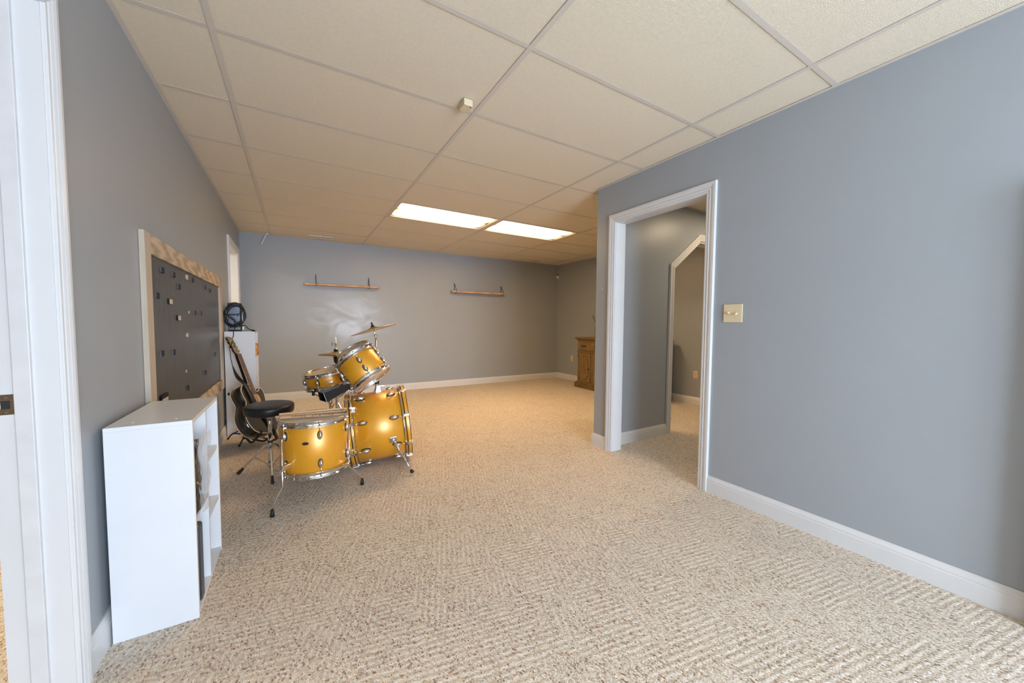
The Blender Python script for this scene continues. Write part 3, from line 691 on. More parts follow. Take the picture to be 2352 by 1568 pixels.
for i in range(nb):
    b = CY1-.02-i*bw-.008; a = b-bw+.016; c = (a+b)/2
    d = obj('drawer', MB().box(CX-.012, CX+.004, a, b, .678, .842), 'oak', t, .004)
    obj('drawer_panel', MB().box(CX-.018, CX-.012, a+.022, b-.022, .698, .822), 'oak', d, .004)
    hd = MB().tube([(CX-.018, c-.045, .765), (CX-.032, c-.040, .763), (CX-.034, c, .760), (CX-.032, c+.040, .763), (CX-.018, c+.045, .765)], .0065, 8)
    for s in (-1, 1): hd.lathe([(.016, 0), (.014, .004), (.006, .006)], 14, Matrix.Translation((CX-.018, c+s*.047, .765)) @ Matrix.Rotation(-PI/2, 4, 'Y'))
    obj('drawer_pull', hd, 'black', d, label='black iron pull')
    e = obj('door', MB().box(CX-.012, CX+.004, a, b, .118, .634), 'oak', t, .004)
    y0, y1, z0, z1, n1, n2 = a+.045, b-.045, .165, .590, .035, .055
    pts = [(y0, z0+n2), (y0+n1, z0+n2), (y0+n1, z0+.02), (y0+2*n1, z0+.02), (y0+2*n1, z0), (y1-2*n1, z0), (y1-2*n1, z0+.02), (y1-n1, z0+.02), (y1-n1, z0+n2), (y1, z0+n2),
           (y1, z1-n2), (y1-n1, z1-n2), (y1-n1, z1-.02), (y1-2*n1, z1-.02), (y1-2*n1, z1), (y0+2*n1, z1), (y0+2*n1, z1-.02), (y0+n1, z1-.02), (y0+n1, z1-n2), (y0, z1-n2)]
    YZ = Matrix(((0, 0, -1, CX-.012), (1, 0, 0, 0), (0, 1, 0, 0), (0, 0, 0, 1)))
    obj('door_panel', MB().prism(pts, 0, .010, YZ), 'oak', e, .003); 
    o2 = MB().prism([(c+(p[0]-c)*1.11, .3775+(p[1]-.3775)*1.05) for p in pts], 0, .003, YZ); obj('panel_groove', o2, 'oak_dark', e)
    obj('door_knob', MB().lathe([(.006, 0), (.006, .012), (.013, .018), (.012, .026), (0, .030)], 14, Matrix.Translation((CX-.012, a+.020, .36)) @ Matrix.Rotation(-PI/2, 4, 'Y')), 'black', e, label='black iron knob')
    for zz in (.17, .58): obj('hinge', MB().box(CX-.015, CX-.010, b-.004, b+.010, zz-.03, zz+.03), 'black', e, .001)
t = thing('potted_twig', 'dark ridged vase with sprigs on the oak sideboard, half hidden by the partition', 'vase', (4.60, 4.62, CH))
VX, VY = 4.60, 4.765
pr_ = [(.028, 0)]
for i in range(9): pr_ += [(.040, .012+.022*i), (.032, .023+.022*i)]
pr_ += [(.030, .215), (.026, .215), (.024, .03)]
obj('vase', MB().lathe(pr_, 24, Matrix.Translation((VX, VY, CH)), True, False), 'ceramic', t)
rn = random.Random(5)
for k in range(7):
    a = 2*PI*k/7; tip = Vector((VX+.09*math.cos(a), VY+.09*math.sin(a)*1.0, CH+.33+.06*rn.random()))
    st = bez([(VX, VY, CH+.06), (VX+.01*math.cos(a), VY+.01*math.sin(a), CH+.22), tip], 6)
    obj('sprig', MB().tube(st, .0018, 5), 'leaf', t)
    for q in (6, 8, 10, 12):
        p = st[min(q, len(st)-1)]; obj('leaf', MB().ball((p.x+.008*math.cos(q*2), p.y+.010*math.sin(q*2), p.z), (.008, .014, .006), None, 8, 5), 'leaf', t)

# ------------------------------------------------------------------ grey box and cable coil on the tall organizer
t = thing('equipment_box', 'dark grey metal box standing on the tall white organizer behind coiled cable', 'box', (-.55, 4.80, 1.057))
obj('box_body', MB().box(-.607, -.492, 4.762, 4.845, 1.062, 1.352), 'black', t, .005)
obj('face_panel', MB().box(-.603, -.500, 4.757, 4.763, 1.070, 1.346), 'box_grey', t, .003)
obj('end_cap', MB().box(-.492, -.470, 4.775, 4.835, 1.064, 1.12), 'steel', t, .006)
obj('foot_strip', MB().box(-.60, -.50, 4.768, 4.84, 1.0572, 1.062), 'rubber', t)
for x, z in ((-.588, 1.325), (-.520, 1.22), (-.585, 1.095), (-.515, 1.335)): obj('screw', MB().lathe([(.007, 0), (.006, .003), (0, .004)], 12, Matrix.Translation((x, 4.757, z)) @ Matrix.Rotation(PI/2, 4, 'X')), 'black', t)
t = thing('cable_coil', 'coil of black cable leaning on the grey box, plug hanging over the organizer edge', 'cable', (-.54, 4.70, 1.06))
rn = random.Random(3); cl = MB()
for k in range(9):
    cx, cz = -.545+rn.uniform(-.012, .012), 1.222+rn.uniform(-.012, .012); rx, rz = .088+rn.uniform(-.014, .006), .118+rn.uniform(-.016, .006); yy = 4.705+.045*rn.random()
    tl = rn.uniform(-.35, -.05)
    pts = [(cx+rx*math.cos(a)*math.cos(tl)-rz*math.sin(a)*math.sin(tl), yy+.012*math.sin(2*a+k), cz+rx*math.cos(a)*math.sin(tl)+rz*math.sin(a)*math.cos(tl)) for a in [2*PI*i/40 for i in range(40)]]
    cl.tube(pts, .0048, 7, closed=True)
for pts in ([(-.63, 4.70, 1.24), (-.58, 4.69, 1.205), (-.545, 4.69, 1.18), (-.54, 4.69, 1.14), (-.50, 4.69, 1.105), (-.46, 4.70, 1.12)], [(-.625, 4.69, 1.26), (-.57, 4.685, 1.19), (-.52, 4.685, 1.15), (-.47, 4.69, 1.15)], [(-.62, 4.69, 1.225), (-.55, 4.684, 1.227), (-.49, 4.69, 1.24)]):
    cl.tube(bez(pts, 6), .0048, 7)
obj('coil_loops', cl, 'cable', t)
obj('cable_tie', MB().lathe([(.012, -.055), (.015, -.03), (.015, .045), (.011, .07)], 12, Matrix.Translation((-.478, 4.715, 1.20))), 'box_grey', t, label='grey hook and loop tie')
obj('loose_end', MB().tube(bez([(-.455, 4.70, 1.12), (-.43, 4.66, 1.09), (-.405, 4.62, 1.075), (-.392, 4.60, 1.068)], 6), .0038, 7), 'cable', t)
obj('plug', MB().tube([(-.400, 4.612, 1.072), (-.378, 4.575, 1.066), (-.362, 4.55, 1.064)], [.006, .010, .008], 10), 'black', t)
obj('plug_tip', MB().tube([(-.362, 4.55, 1.064), (-.350, 4.53, 1.061)], .0045, 8), 'brass', t)
obj('hanging_end', MB().tube(bez([(-.535, 4.68, 1.10), (-.533, 4.535, 1.062), (-.535, 4.522, 1.01), (-.555, 4.515, .975), (-.585, 4.50, .955)], 7), .0035, 7), 'cable', t)

# ------------------------------------------------------------------ guitar and stand
GM = Matrix(((.379, -.289, .879, -.239), (.875, .421, -.238, 3.986), (-.301, .860, .413, .134), (0, 0, 0, 1)))
gx, gy, gz = (GM.to_3x3().col[i].normalized() for i in range(3)); gz = gx.cross(gy).normalized(); gy = gz.cross(gx)
GM = Matrix((gx, gy, gz)).transposed().to_4x4(); GM.translation = (-.239, 3.986, .134); GM = GM @ Matrix.Rotation(-.17, 4, 'Y')
t = thing('acoustic_guitar', 'black cutaway acoustic guitar with cream binding leaning on a floor stand', 'guitar', mat=GM)
G = lambda n, mb, m, **k: obj(n, mb, m, k.pop('parent', t), world=False, **k)
OUT = [(0, 0), (-.10, .010), (-.165, .05), (-.198, .13), (-.188, .21), (-.145, .285), (-.130, .325), (-.143, .395), (-.135, .445), (-.095, .487), (-.03, .5), (.03, .5), (.034, .462), (.055, .432), (.082, .440), (.108, .470), (.132, .462), (.146, .42), (.133, .335), (.142, .285), (.186, .21), (.198, .13), (.165, .05), (.10, .010)]
pts = [Vector((*p, 0)) for p in OUT]; loop = []
for i in range(len(pts)):
    a, b, c, d = pts[i-1], pts[i], pts[(i+1) % len(pts)], pts[(i+2) % len(pts)]
    for j in range(5):
        q = j/5; loop.append(.5*((2*b)+(c-a)*q+(2*a-5*b+4*c-d)*q*q+(3*b-a-3*c+d)*q**3))
lp = [(p.x, p.y) for p in loop]
G('body_sides', MB().prism(lp, -.104, -.001, None, True), 'guitar_side'); G('top', MB().prism(lp, -.001, .0015), 'guitar_top', label='dark brown top')
for z in (0, -.104): G('binding', MB().tube([(p[0], p[1], z) for p in lp], .0042, 6, closed=True), 'binding', label='cream edge binding')
G('rosette', MB().ring([(.055, .0015), (.061, .0015), (.061, .0026), (.055, .0026)], 40, Matrix.Translation((0, .34, 0))), 'trim'); G('sound_hole', MB().lathe([(.0505, .0016), (.0505, .0022)], 36, Matrix.Translation((0, .34, 0)), False), 'dark')
cv = G('soundhole_cover', MB().prism([(.012+.046*math.cos(a)*(1 if math.cos(a) > -.3 else .62), .345+.060*math.sin(a)) for a in [2*PI*i/28 for i in range(28)]], .0024, .009), 'cover', bevel=.002, label='tan slotted sound hole cover')
for k in range(4): G('cover_slot', MB().box(.000, .030, .310+.021*k, .315+.021*k, .009, .0095), 'dark', parent=cv)
G('pickup_wire', MB().tube(bez([(-.030, .385, .008), (-.048, .375, .012), (-.052, .345, .012), (-.040, .300, .008), (-.030, .285, .004)], 6), .0022, 6), 'trim')
G('bridge', MB().prism([(-.075, .172), (.075, .172), (.075, .186), (.045, .196), (-.045, .196), (-.075, .186)], .0015, .009), 'rosewood', bevel=.002); G('saddle', MB().box(-.038, .038, .187, .190, .009, .012), 'binding')
G('neck', MB().tube([(0, .47, -.020), (0, .52, -.016), (0, .80, -.014), (0, .835, -.014)], [.024, .0225, .0205, .020], 12, flat=(1, .62) if False else None), 'guitar_side')
G('fretboard', MB().prism([(-.0275, .392), (.0275, .392), (.0220, .830), (-.0220, .830)], .003, .0095), 'rosewood')
for s in (-1, 1): G('neck_binding', MB().tube([(s*.0278, .392, .006), (s*.0222, .830, .006)], .0022, 6), 'binding')
fz = MB(); dz = MB()
for k in range(1, 20):
    y = .830-.648*(1-2**(-k/12))
    if y > .395: w = .0220+.0055*(.83-y)/.438; fz.box(-w, w, y-.0011, y+.0011, .0095, .0108)
G('frets', fz, 'chrome_soft')
for k in (3, 5, 7, 9, 12, 15): y = .830-.648*(1-2**(-(k-.5)/12)); G('fret_dot', MB().lathe([(.0032, .0095), (.003, .0099), (0, .0099)], 10, Matrix.Translation((0, y, 0))), 'trim')
G('nut', MB().box(-.022, .022, .829, .836, .002, .0115), 'binding')
HM = Matrix.Translation((0, .833, -.002)) @ Matrix.Rotation(-.12, 4, 'X')
hs = G('headstock', MB().prism([(-.021, 0), (.021, 0), (.033, .030), (.038, .185), (.024, .195), (-.024, .195), (-.038, .185), (-.033, .030)], -.013, .002, HM), 'headstock', bevel=.002)
G('headstock_edge', MB().prism([(-.023, 0), (.023, 0), (.035, .030), (.040, .187), (.025, .197), (-.025, .197), (-.040, .187), (-.035, .030)], -.016, -.004, HM), 'guitar_side', parent=hs)
G('head_badge', MB().box(-.020, .020, .172, .184, .002, .003, HM), 'brass', parent=hs)
for s in (-1, 1):
    for k in range(3):
        y = .050+.046*k
        tn = G('tuner', MB().lathe([(.006, 0), (.006, .003), (.003, .004), (.003, .012), (0, .013)], 12, HM @ Matrix.Translation((s*.020, y, .002))).tube([(s*.036, y, -.007), (s*.052, y, -.007)], .0025, 6, HM).ball((s*.056, y, -.007), (.006, .010, .004), HM, 10, 6), 'chrome_soft', parent=hs)
for k in range(6):
    x = -.0185+.0074*k; G('string', MB().tube([(x, .832, .0125), (x*1.35, .189, .0125)], .0006+.0001*(5-k), 4), 'chrome_soft')
def ribbon(path, widths, wdir, th, T=None):
    n = len(path); v = []
    for p, w, d in zip(path, widths, wdir):
        p, d = Vector(p), Vector(d).normalized(); t2 = Vector((0, 0, th/2))
        v += [p-d*w/2-t2, p+d*w/2-t2, p+d*w/2+t2, p-d*w/2+t2]
    f = [(4*i+j, 4*i+(j+1) % 4, 4*i+4+(j+1) % 4, 4*i+4+j) for i in range(n-1) for j in range(4)]+[(0, 1, 2, 3), (4*n-4, 4*n-3, 4*n-2, 4*n-1)]
    return MB().add(v, f, True, T)
sp = bez([(-.030, .93, -.03), (-.052, .80, -.045), (-.066, .68, -.045), (-.074, .58, -.030), (-.076, .50, .006), (-.066, .42, .014), (-.045, .31, .016), (.000, .20, .016), (.045, .09, .014), (.070, -.01, .012), (.085, -.075, .004)], 6)
wd = [.006 if p.y > .70 else min(.052, .008+(.72-p.y)*.34) for p in sp]
G('strap', ribbon(sp, wd, [(1, .25, 0)]*len(sp), .003), 'strap', label='wide black strap hanging across the top')
G('strap_tie', MB().tube(bez([(-.022, .90, .006), (-.05, .945, .02), (-.062, .91, .01), (-.035, .87, -.012), (-.046, .80, .012)], 6), .003, 6), 'black')
# stand, in scene coordinates
t = thing('guitar_stand', 'black tubular guitar stand holding the guitar by the tall organizer', 'stand', (-.43, 4.14, 0))
hub = (-.425, 4.10, .105)
obj('hub', MB().lathe([(.014, -.03), (.016, -.02), (.016, .02), (.014, .03)], 14, Matrix.Translation(hub)), 'black', t)
obj('leg', MB().tube([hub, (-.447, 4.11, .06), (-.470, 4.125, .008)], .006, 8), 'black', t); 
obj('leg', MB().tube([(-.43, 4.12, .115), (-.535, 4.38, .068), (-.560, 4.40, .055), (-.592, 4.44, .008)], .007, 8), 'black', t); obj('leg', MB().tube([(-.425, 4.11, .11), (-.20, 4.17, .012)], .006, 8), 'black', t)
obj('brace', MB().tube([(-.553, 4.395, .064), (-.455, 4.26, .13), (-.40, 4.20, .17)], .006, 8), 'black', t)
gw = lambda x, y, z: tuple(GM @ Vector((x, y, z)))
obj('upright', MB().tube([hub, gw(-.02, .05, -.125), gw(-.02, .47, -.125)], .008, 10), 'black', t)
obj('cross_arm', MB().tube([gw(-.13, .455, -.118), gw(.09, .455, -.118)], .013, 10), 'rubber', t)
for s in (-1, 1): obj('cradle_arm', MB().tube(bez([hub, gw(s*.07-.03, -.035, -.10), gw(s*.09-.03, -.022, -.02), gw(s*.09-.03, -.008, .018), gw(s*.088-.03, .022, .028)], 5), .009, 10), 'rubber', t, label='foam padded cradle arm')
for p in ((-.470, 4.125, .008), (-.592, 4.44, .008), (-.20, 4.17, .010)): obj('rubber_tip', MB().ball((p[0], p[1], .010), (.010, .010, .010), None, 10, 6), 'rubber', t)

# ------------------------------------------------------------------ drums
def metal_hoop(r, top, wide=.013, hh=.036, ears=(), n=72):
    """triple-flanged hoop; z runs from the shell side (0) to the free edge (hh)"""
    t_ = .0022; pr = [(r+.010, 0), (r+.012, .002), (r+.004, .006), (r+.004, hh-.006), (r+wide, hh-.001), (r+wide, hh+.001), (r+.003, hh), (r+.001, hh-.006), (r+.001, .004), (r+.004, 0)]
    mb = MB().ring(pr, n)
    for a in ears:
        m = Matrix.Rotation(a, 4, 'Z'); mb.box(r+.003, r+.021, -.014, .014, .001, .008, m)
    return mb
def lug_mesh():
    mb = MB()
    mb.ball((.008, 0, 0), (.016, .0125, .024), None, 14, 8)
    return mb
def gasket_mesh():
    return MB().prism([(.0155*math.cos(a), .029*math.sin(a)) for a in [2*PI*i/20 for i in range(20)]], -.003, .0025, Matrix(((0, 0, 1, 0), (1, 0, 0, 0), (0, 1, 0, 0), (0, 0, 0, 1))))
ME = {}
def mesh_once(key, mb, mat):
    if key not in ME:
        me = mb().mesh(key); me.materials.append(M[mat]); ME[key] = me
    return ME[key]
def drum(t, r, depth, nl, phase, hh=.036, headmat=('head', 'head'), lugs=True, two_ended=False, lug_in=.048, key=''):
    """open cylinder drum in t's coordinates, hoop to hoop along +z from 0 to depth"""
    z0, z1 = hh-.012, depth-hh+.012
    sh = MB().lathe([(r-.008, z0-.006), (r-.004, z0-.008), (r, z0-.004), (r, z1+.004), (r-.004, z1+.008), (r-.008, z1+.006)], 72, None, True, False)
    obj('shell', sh, 'lacquer', t, world=False)
    A = [phase+2*PI*i/nl for i in range(nl)]
    up = metal_hoop(r, True, hh=hh, ears=A)
    o = inst('hoop', mesh_once('hoop'+key, lambda: up, 'chrome'), t, Matrix.Translation((0, 0, depth-hh))); 
    inst('hoop', ME['hoop'+key], t, Matrix.Translation((0, 0, hh)) @ Matrix.Rotation(PI, 4, 'X') @ Matrix.Rotation(-2*phase if False else 0, 4, 'Z'))
    for k, (z, s) in enumerate(((depth-.011, 1), (.011, -1))):
        h = MB().lathe([(0, 0), (r-.012, 0), (r-.004, -.0015), (r+.0015, -.006), (r+.002, -.012)] if s > 0 else [(0, 0), (r-.012, 0), (r-.004, .0015), (r+.0015, .006), (r+.002, .012)], 72, Matrix.Translation((0, 0, z)), True, False)
        obj('drum_head', h, headmat[k], t, world=False, label='pale drum head')
    for a in A:
        R = Matrix.Rotation(a, 4, 'Z')
        for s in ((1, -1) if not two_ended else (0,)):
            z = depth/2 if two_ended else (depth-hh-lug_in if s > 0 else hh+lug_in)
            L = inst('lug', mesh_once('lug', lug_mesh, 'chrome_soft'), t, R @ Matrix.Translation((r, 0, z)))
            inst('gasket', mesh_once('gasket', gasket_mesh, 'gasket'), L, Matrix.Identity(4))
            for q in ((1, -1) if two_ended else (s,)):
                ln = (depth/2-hh+.020) if two_ended else lug_in+.020
                rk = f'rod{key}{"b" if two_ended else ""}'
                rod = mesh_once(rk, lambda: MB().tube([(.012, 0, .015), (.012, 0, ln)], .0028, 6).lathe([(.006, ln-.006), (.0045, ln), (.0045, ln+.008), (0, ln+.009)], 8, Matrix.Translation((.012, 0, 0))), 'chrome')
                inst('tension_rod', rod, L, Matrix.Identity(4) if q > 0 else Matrix.Rotation(PI, 4, 'X'))
    return t
def rootm(axis, origin, spin=0): return zalign(axis, origin, spin)

def bearing(p, root):  # angle of a scene point round a drum's axis
    q = root.inverted() @ Vector(p); return math.atan2(q.y, q.x)
# floor tom
fa = Vector((-.008, .034, 1)).normalized(); ftop = Vector((.092, 2.741, -.624+EYE)); fb = ftop - fa*.354
FTM = rootm(fa, fb)
t = thing('floor_tom', 'gold floor tom on three bent chrome legs, drumsticks lying on it', 'drum', mat=FTM, group='gold drum kit')
drum(t, .200, .354, 6, bearing((0, 0, EYE), FTM)+.15, key='ft', lug_in=.052)
bdg = MB().prism([(.019*math.cos(a), .0095*math.sin(a)) for a in [2*PI*i/24 for i in range(24)]], 0, .003)
def on_shell(r, ang, z): return Matrix.Rotation(ang, 4, 'Z') @ Matrix.Translation((r, 0, z)) @ Matrix(((0, 0, 1, 0), (1, 0, 0, 0), (0, 1, 0, 0), (0, 0, 0, 1)))
A0 = bearing((0, 0, EYE), FTM)
o = obj('badge', MB().prism([(.019*math.cos(a), .0095*math.sin(a)) for a in [2*PI*i/24 for i in range(24)]], 0, .003, on_shell(.2, A0-.25, .222)), 'badge', t, world=False, label='small dark oval badge')
INV = FTM.inverted()
for foot, knee, pts in (((-.141, 2.528), (-.125, 2.532), [(-.0872, 2.551, .452), (-.0872, 2.551, .165), (-.130, 2.533, .085), (-.141, 2.528, .012)]),
                        ((.386, 2.724), (.36, 2.725), [(.303, 2.716, .440), (.303, 2.716, .150), (.366, 2.722, .085), (.386, 2.724, .012)]),
                        ((-.02, 3.07), (-.01, 3.05), [(.010, 2.962, .440), (.010, 2.962, .150), (-.010, 3.035, .085), (-.02, 3.07, .012)])):
    L = obj('leg', MB().tube([INV @ Vector(p) for p in pts], .0058, 10), 'chrome', t, world=False)
    obj('memory_tube', MB().tube([INV @ Vector((pts[0][0], pts[0][1], .445)), INV @ Vector((pts[0][0], pts[0][1], .31))], .0085, 10), 'chrome_soft', L, world=False) if False else None
    ang = bearing((pts[0][0], pts[0][1], .25), FTM); d = math.hypot(*(INV @ Vector((pts[0][0], pts[0][1], .25))).xy)
    br = MB().box(.199, d+.010, -.014, .014, .072, .106, Matrix.Rotation(ang, 4, 'Z'))
    b = obj('leg_bracket', br, 'chrome_soft', t, .005, world=False)
    w = MB().tube([(d+.012, 0, .082), (d+.028, 0, .082)], .004, 8, Matrix.Rotation(ang, 4, 'Z')).box(d+.026, d+.034, -.020, .020, .076, .088, Matrix.Rotation(ang, 4, 'Z'))
    obj('wing_bolt', w, 'chrome', t, .002, world=False)
    obj('rubber_foot', MB().tube([INV @ Vector((pts[3][0], pts[3][1], .045)), INV @ Vector((foot[0], foot[1], .002))], [.0085, .013], 12), 'rubber', t, world=False)

# drumsticks on the floor tom
def stick(a, b, lab, text=None):
    a, b = Vector(a), Vector(b); d = (a-b); ln = d.length; T = rootm(d, b)
    # butt at a, tip at b
    mb = MB().lathe([(0, 0), (.0040, .001), (.0055, .006), (.0050, .011), (.0036, .014), (.0050, .05), (.0082, .11), (.0085, ln-.006), (.0065, ln), (0, ln)], 16, None)
    o = thing('drumstick', lab, 'drumstick', mat=T, group='drumsticks on the floor tom')
    obj('stick_body', mb, 'stick', o, world=False)
    if text:
        c = bpy.data.curves.new('handwriting', 'FONT'); c.body = text; c.size = .0195; c.align_x = 'CENTER'; c.align_y = 'CENTER'; c.extrude = .0004; c.materials.append(M['ink']); c.space_character = 1.4
        tmp = bpy.data.objects.new('handwriting_curve', c); COL.objects.link(tmp)
        me = bpy.data.meshes.new_from_object(tmp.evaluated_get(bpy.context.evaluated_depsgraph_get()))
        bpy.data.objects.remove(tmp); me.materials.clear(); me.materials.append(M['ink'])
        q = bpy.data.objects.new('handwriting', me); COL.objects.link(q)
        # written upside down along the stick, facing the camera
        mid = b.lerp(a, .52); z = (Vector((0, -.74, .67))); x = d.normalized(); z = (z-x*z.dot(x)).normalized(); y = z.cross(x)
        W_ = Matrix((x, y, z)).transposed().to_4x4(); W_.translation = mid+z*.0086
        q.parent = o; q.matrix_local = T.inverted() @ W_; q['label'] = 'black handwritten name, upside down'
    return o
zs = ftop.z + .007
stick((-.100, 2.722, zs+.006), (.290, 2.668, zs-.004), 'drumstick nearest the rim of the floor tom, black handwriting along it', 'Owen-RueY - GAmell')
stick((-.125, 2.760, zs+.004), (.285, 2.735, zs+.004), 'plain drumstick just behind the one with handwriting')
stick((-.075, 2.790, zs+.012), (.300, 2.778, zs+.006), 'plain drumstick farthest from the camera on the floor tom')
stick((-.105, 2.775, zs+.016), (.290, 2.752, zs+.018), 'plain drumstick resting on top of the other three')

# bass drum
ba = Vector((math.cos(-.168)*math.cos(.105), math.sin(-.168)*math.cos(.105), math.sin(.105)))
bc = Vector((.358, 3.154, .290)); BM = rootm(ba, bc)
t = thing('bass_drum', 'large gold bass drum lying on its side with chrome spur legs', 'drum', mat=BM, group='gold drum kit')
BR, BD, BH = .274, .453, .052
obj('shell', MB().lathe([(BR-.01, BH-.004), (BR, BH), (BR, BD-BH), (BR-.01, BD-BH+.004)], 96, None, True, False), 'lacquer', t, world=False)
for z, s in ((0, 1), (BD, -1)):
    hp = [(BR+.002, 0), (BR+.0135, 0), (BR+.0145, .002), (BR+.0145, .038), (BR+.0135, .040), (BR+.002, .040)]
    T = Matrix.Translation((0, 0, z)) @ (Matrix.Identity(4) if s > 0 else Matrix.Rotation(PI, 4, 'X'))
    hpo = obj('hoop', MB().ring(hp, 96, T), 'lacquer', t, world=False, label='gold wooden hoop')
    for a, b in ((-.0006, .004), (.026, .034)): obj('hoop_stripe', MB().ring([(BR+.013, a), (BR+.0153, a), (BR+.0153, b), (BR+.013, b)], 96, T), 'black', hpo, world=False) if False else obj('hoop_stripe', MB().ring([(BR+.013, a), (BR+.0153, a), (BR+.0153, b), (BR+.013, b)], 96, T), 'black', t, world=False, label='black stripe around the hoop')
    obj('head_rim', MB().ring([(BR+.001, .040), (BR+.011, .040), (BR+.011, .049), (BR+.001, .049)], 96, T), 'chrome', t, world=False)
    obj('drum_head', MB().lathe([(0, .012), (BR-.02, .012), (BR-.002, .020), (BR+.001, .04)], 96, T, True, False), 'head' if s > 0 else 'lacquer', t, world=False, label='drum head')
lugm = MB().ball((.010, 0, 0), (.018, .0145, .030), None, 14, 8).mesh('bass_lug'); lugm.materials.append(M['chrome_soft'])
gam = MB().prism([(.018*math.cos(a), .036*math.sin(a)) for a in [2*PI*i/20 for i in range(20)]], -.003, .0025, Matrix(((0, 0, 1, 0), (1, 0, 0, 0), (0, 1, 0, 0), (0, 0, 0, 1)))).mesh('bass_gasket'); gam.materials.append(M['gasket'])
rdm = MB().tube([(.014, 0, -.02), (.014, 0, -.072)], .003, 6).mesh('bass_rod'); rdm.materials.append(M['chrome'])
clm = MB().box(.004, .028, -.011, .011, -.076, -.064).box(.016, .028, -.011, .011, -.112, -.064).box(-.004, .028, -.011, .011, -.116, -.110).mesh('claw'); clm.materials.append(M['chrome_soft'])
cam_side = bearing((0, 0, EYE), BM)
for i in range(8):
    a = cam_side + 2*PI*i/8 - .11
    for s in (1, -1):
        z = .112 if s > 0 else BD-.112
        T = Matrix.Rotation(a, 4, 'Z') @ Matrix.Translation((BR, 0, z)) @ (Matrix.Identity(4) if s > 0 else Matrix.Rotation(PI, 4, 'X'))
        L = inst('lug', lugm, t, T); inst('gasket', gam, L, Matrix.Identity(4)); inst('claw_rod', rdm, L, Matrix.Identity(4)); o = inst('claw', clm, L, Matrix.Identity(4)); bev(o, .002)
BI = BM.inverted()
for foot, br in (((.744, 2.715, .018), (.640, 2.905, .274)), ((.72, 3.50, .018), (.66, 3.40, .24))):
    q = BI @ Vector(br); an = math.atan2(q.y, q.x)
    pl = MB().box(BR-.004, BR+.008, -.026, .026, -.030, .030, Matrix.Translation((0, 0, q.z)) @ Matrix.Rotation(an, 4, 'Z'))
    obj('spur_plate', pl, 'chrome_soft', t, .006, world=False)
    base = BM @ (Matrix.Rotation(an, 4, 'Z') @ Vector((BR+.004, 0, q.z)))
    obj('spur_joint', MB().ball(BI @ base, .021, None, 16, 10), 'chrome', t, world=False)
    f = Vector(foot); m = base.lerp(f, .46)
    obj('spur_leg', MB().tube([BI @ base, BI @ m], .0095, 12).tube([BI @ m, BI @ f], .0068, 12), 'chrome', t, world=False, label='chrome telescoping spur')
    d = (f-base).normalized(); obj('spur_foot', MB().tube([BI @ (f-d*.022), BI @ (f-d*.004), BI @ (f+d*.004)], [.010, .015, .010], 14), 'rubber', t, world=False, label='black rubber foot')
# tom holder on the bass drum
t = thing('tom_holder', 'chrome tom holder post rising from the bass drum', 'holder', (.575, 3.13, .575))
pb = Vector((.575, 3.13, .568)); bx = BM.to_3x3().col[2]
obj('base_block', MB().prism([(-.030, -.035), (.030, -.035), (.022, .0), (.018, .03), (-.018, .03), (-.022, 0)], -.025, .025, Matrix.Translation((pb.x, pb.y, pb.z+.045)) @ Matrix.Rotation(PI/2, 4, 'X')), 'chrome_soft', t, .006)
obj('post', MB().tube([pb, (.560, 3.15, .80)], .012, 14), 'chrome', t)
obj('collar', MB().lathe([(.018, -.014), (.018, .014)], 14, Matrix.Translation((.569, 3.138, .665))), 'black', t); obj('wing_nut', MB().box(-.026, .026, -.004, .004, -.008, .008, Matrix.Translation((.60, 3.11, .635))), 'chrome', t, .003)
obj('ratchet', MB().ball((.560, 3.15, .805), .030, None, 14, 8), 'chrome_soft', t)
obj('arm', MB().tube([(.56, 3.15, .80), (.50, 3.11, .86)], .010, 12), 'chrome', t); obj('arm', MB().tube([(.56, 3.15, .80), (.515, 3.25, .87)], .010, 12), 'chrome', t)

# mounted toms
def tom(lab, ctop, tilt, r, depth, nl, ph, key, heads=('head', 'head_clear')):
    a = Vector((tilt[0], tilt[1], 1)).normalized(); o = Vector(ctop) - a*depth; Mx = rootm(a, o)
    q = thing('mounted_tom', lab, 'drum', mat=Mx, group='gold drum kit'); drum(q, r, depth, nl, bearing((0, 0, EYE), Mx)+ph, hh=.034, headmat=heads, key=key, lug_in=.046); return q, Mx
tA = Vector((-.64, .50, 1)).normalized()
t1m, TM1 = tom('gold rack tom nearer the camera, tilted steeply above the bass drum', (.385, 3.045, -.266+EYE), (-.645, .50), .152, .236, 5, .09, 'tm1')
t2m, TM2 = tom('smaller gold rack tom hidden behind the tilted one, only its head showing', (.420, 3.415, -.222+EYE), (-.505, -.10), .127, .17, 6, .3, 'tm2')

# snare and its stand
sa = Vector((-.20, -.03, 1)).normalized(); st = Vector((.222, 3.46, -.402+EYE)); SM = rootm(sa, st-sa*.140)
t = thing('snare_drum', 'shallow gold snare drum tilted on its chrome stand behind the floor tom', 'drum', mat=SM, group='gold drum kit')
drum(t, .177, .140, 6, bearing((0, 0, EYE), SM)+.54, hh=.030, two_ended=True, key='sn')
A1 = bearing((0, 0, EYE), SM)
for k in range(7):
    a = A1-.02+(k-3)*.036
    obj('name_plate_letter', MB().box(-.0042, .0042, -.004, .004+(.002 if k % 3 == 0 else 0), 0, .002, on_shell(.177, a, .058)), 'chrome_soft', t, world=False)
obj('strainer', MB().box(.177, .195, -.016, .016, .03, .10, Matrix.Rotation(A1+1.15, 4, 'Z')), 'chrome_soft', t, .004, world=False)
t = thing('snare_stand', 'low chrome tripod stand with rubber tipped arms under the snare drum', 'stand', (.235, 3.50, 0))
sc = Vector((.245, 3.46, 0))
obj('tube', MB().tube([sc+Vector((0, 0, .10)), sc+Vector((0, 0, .50))], .011, 12), 'chrome', t)
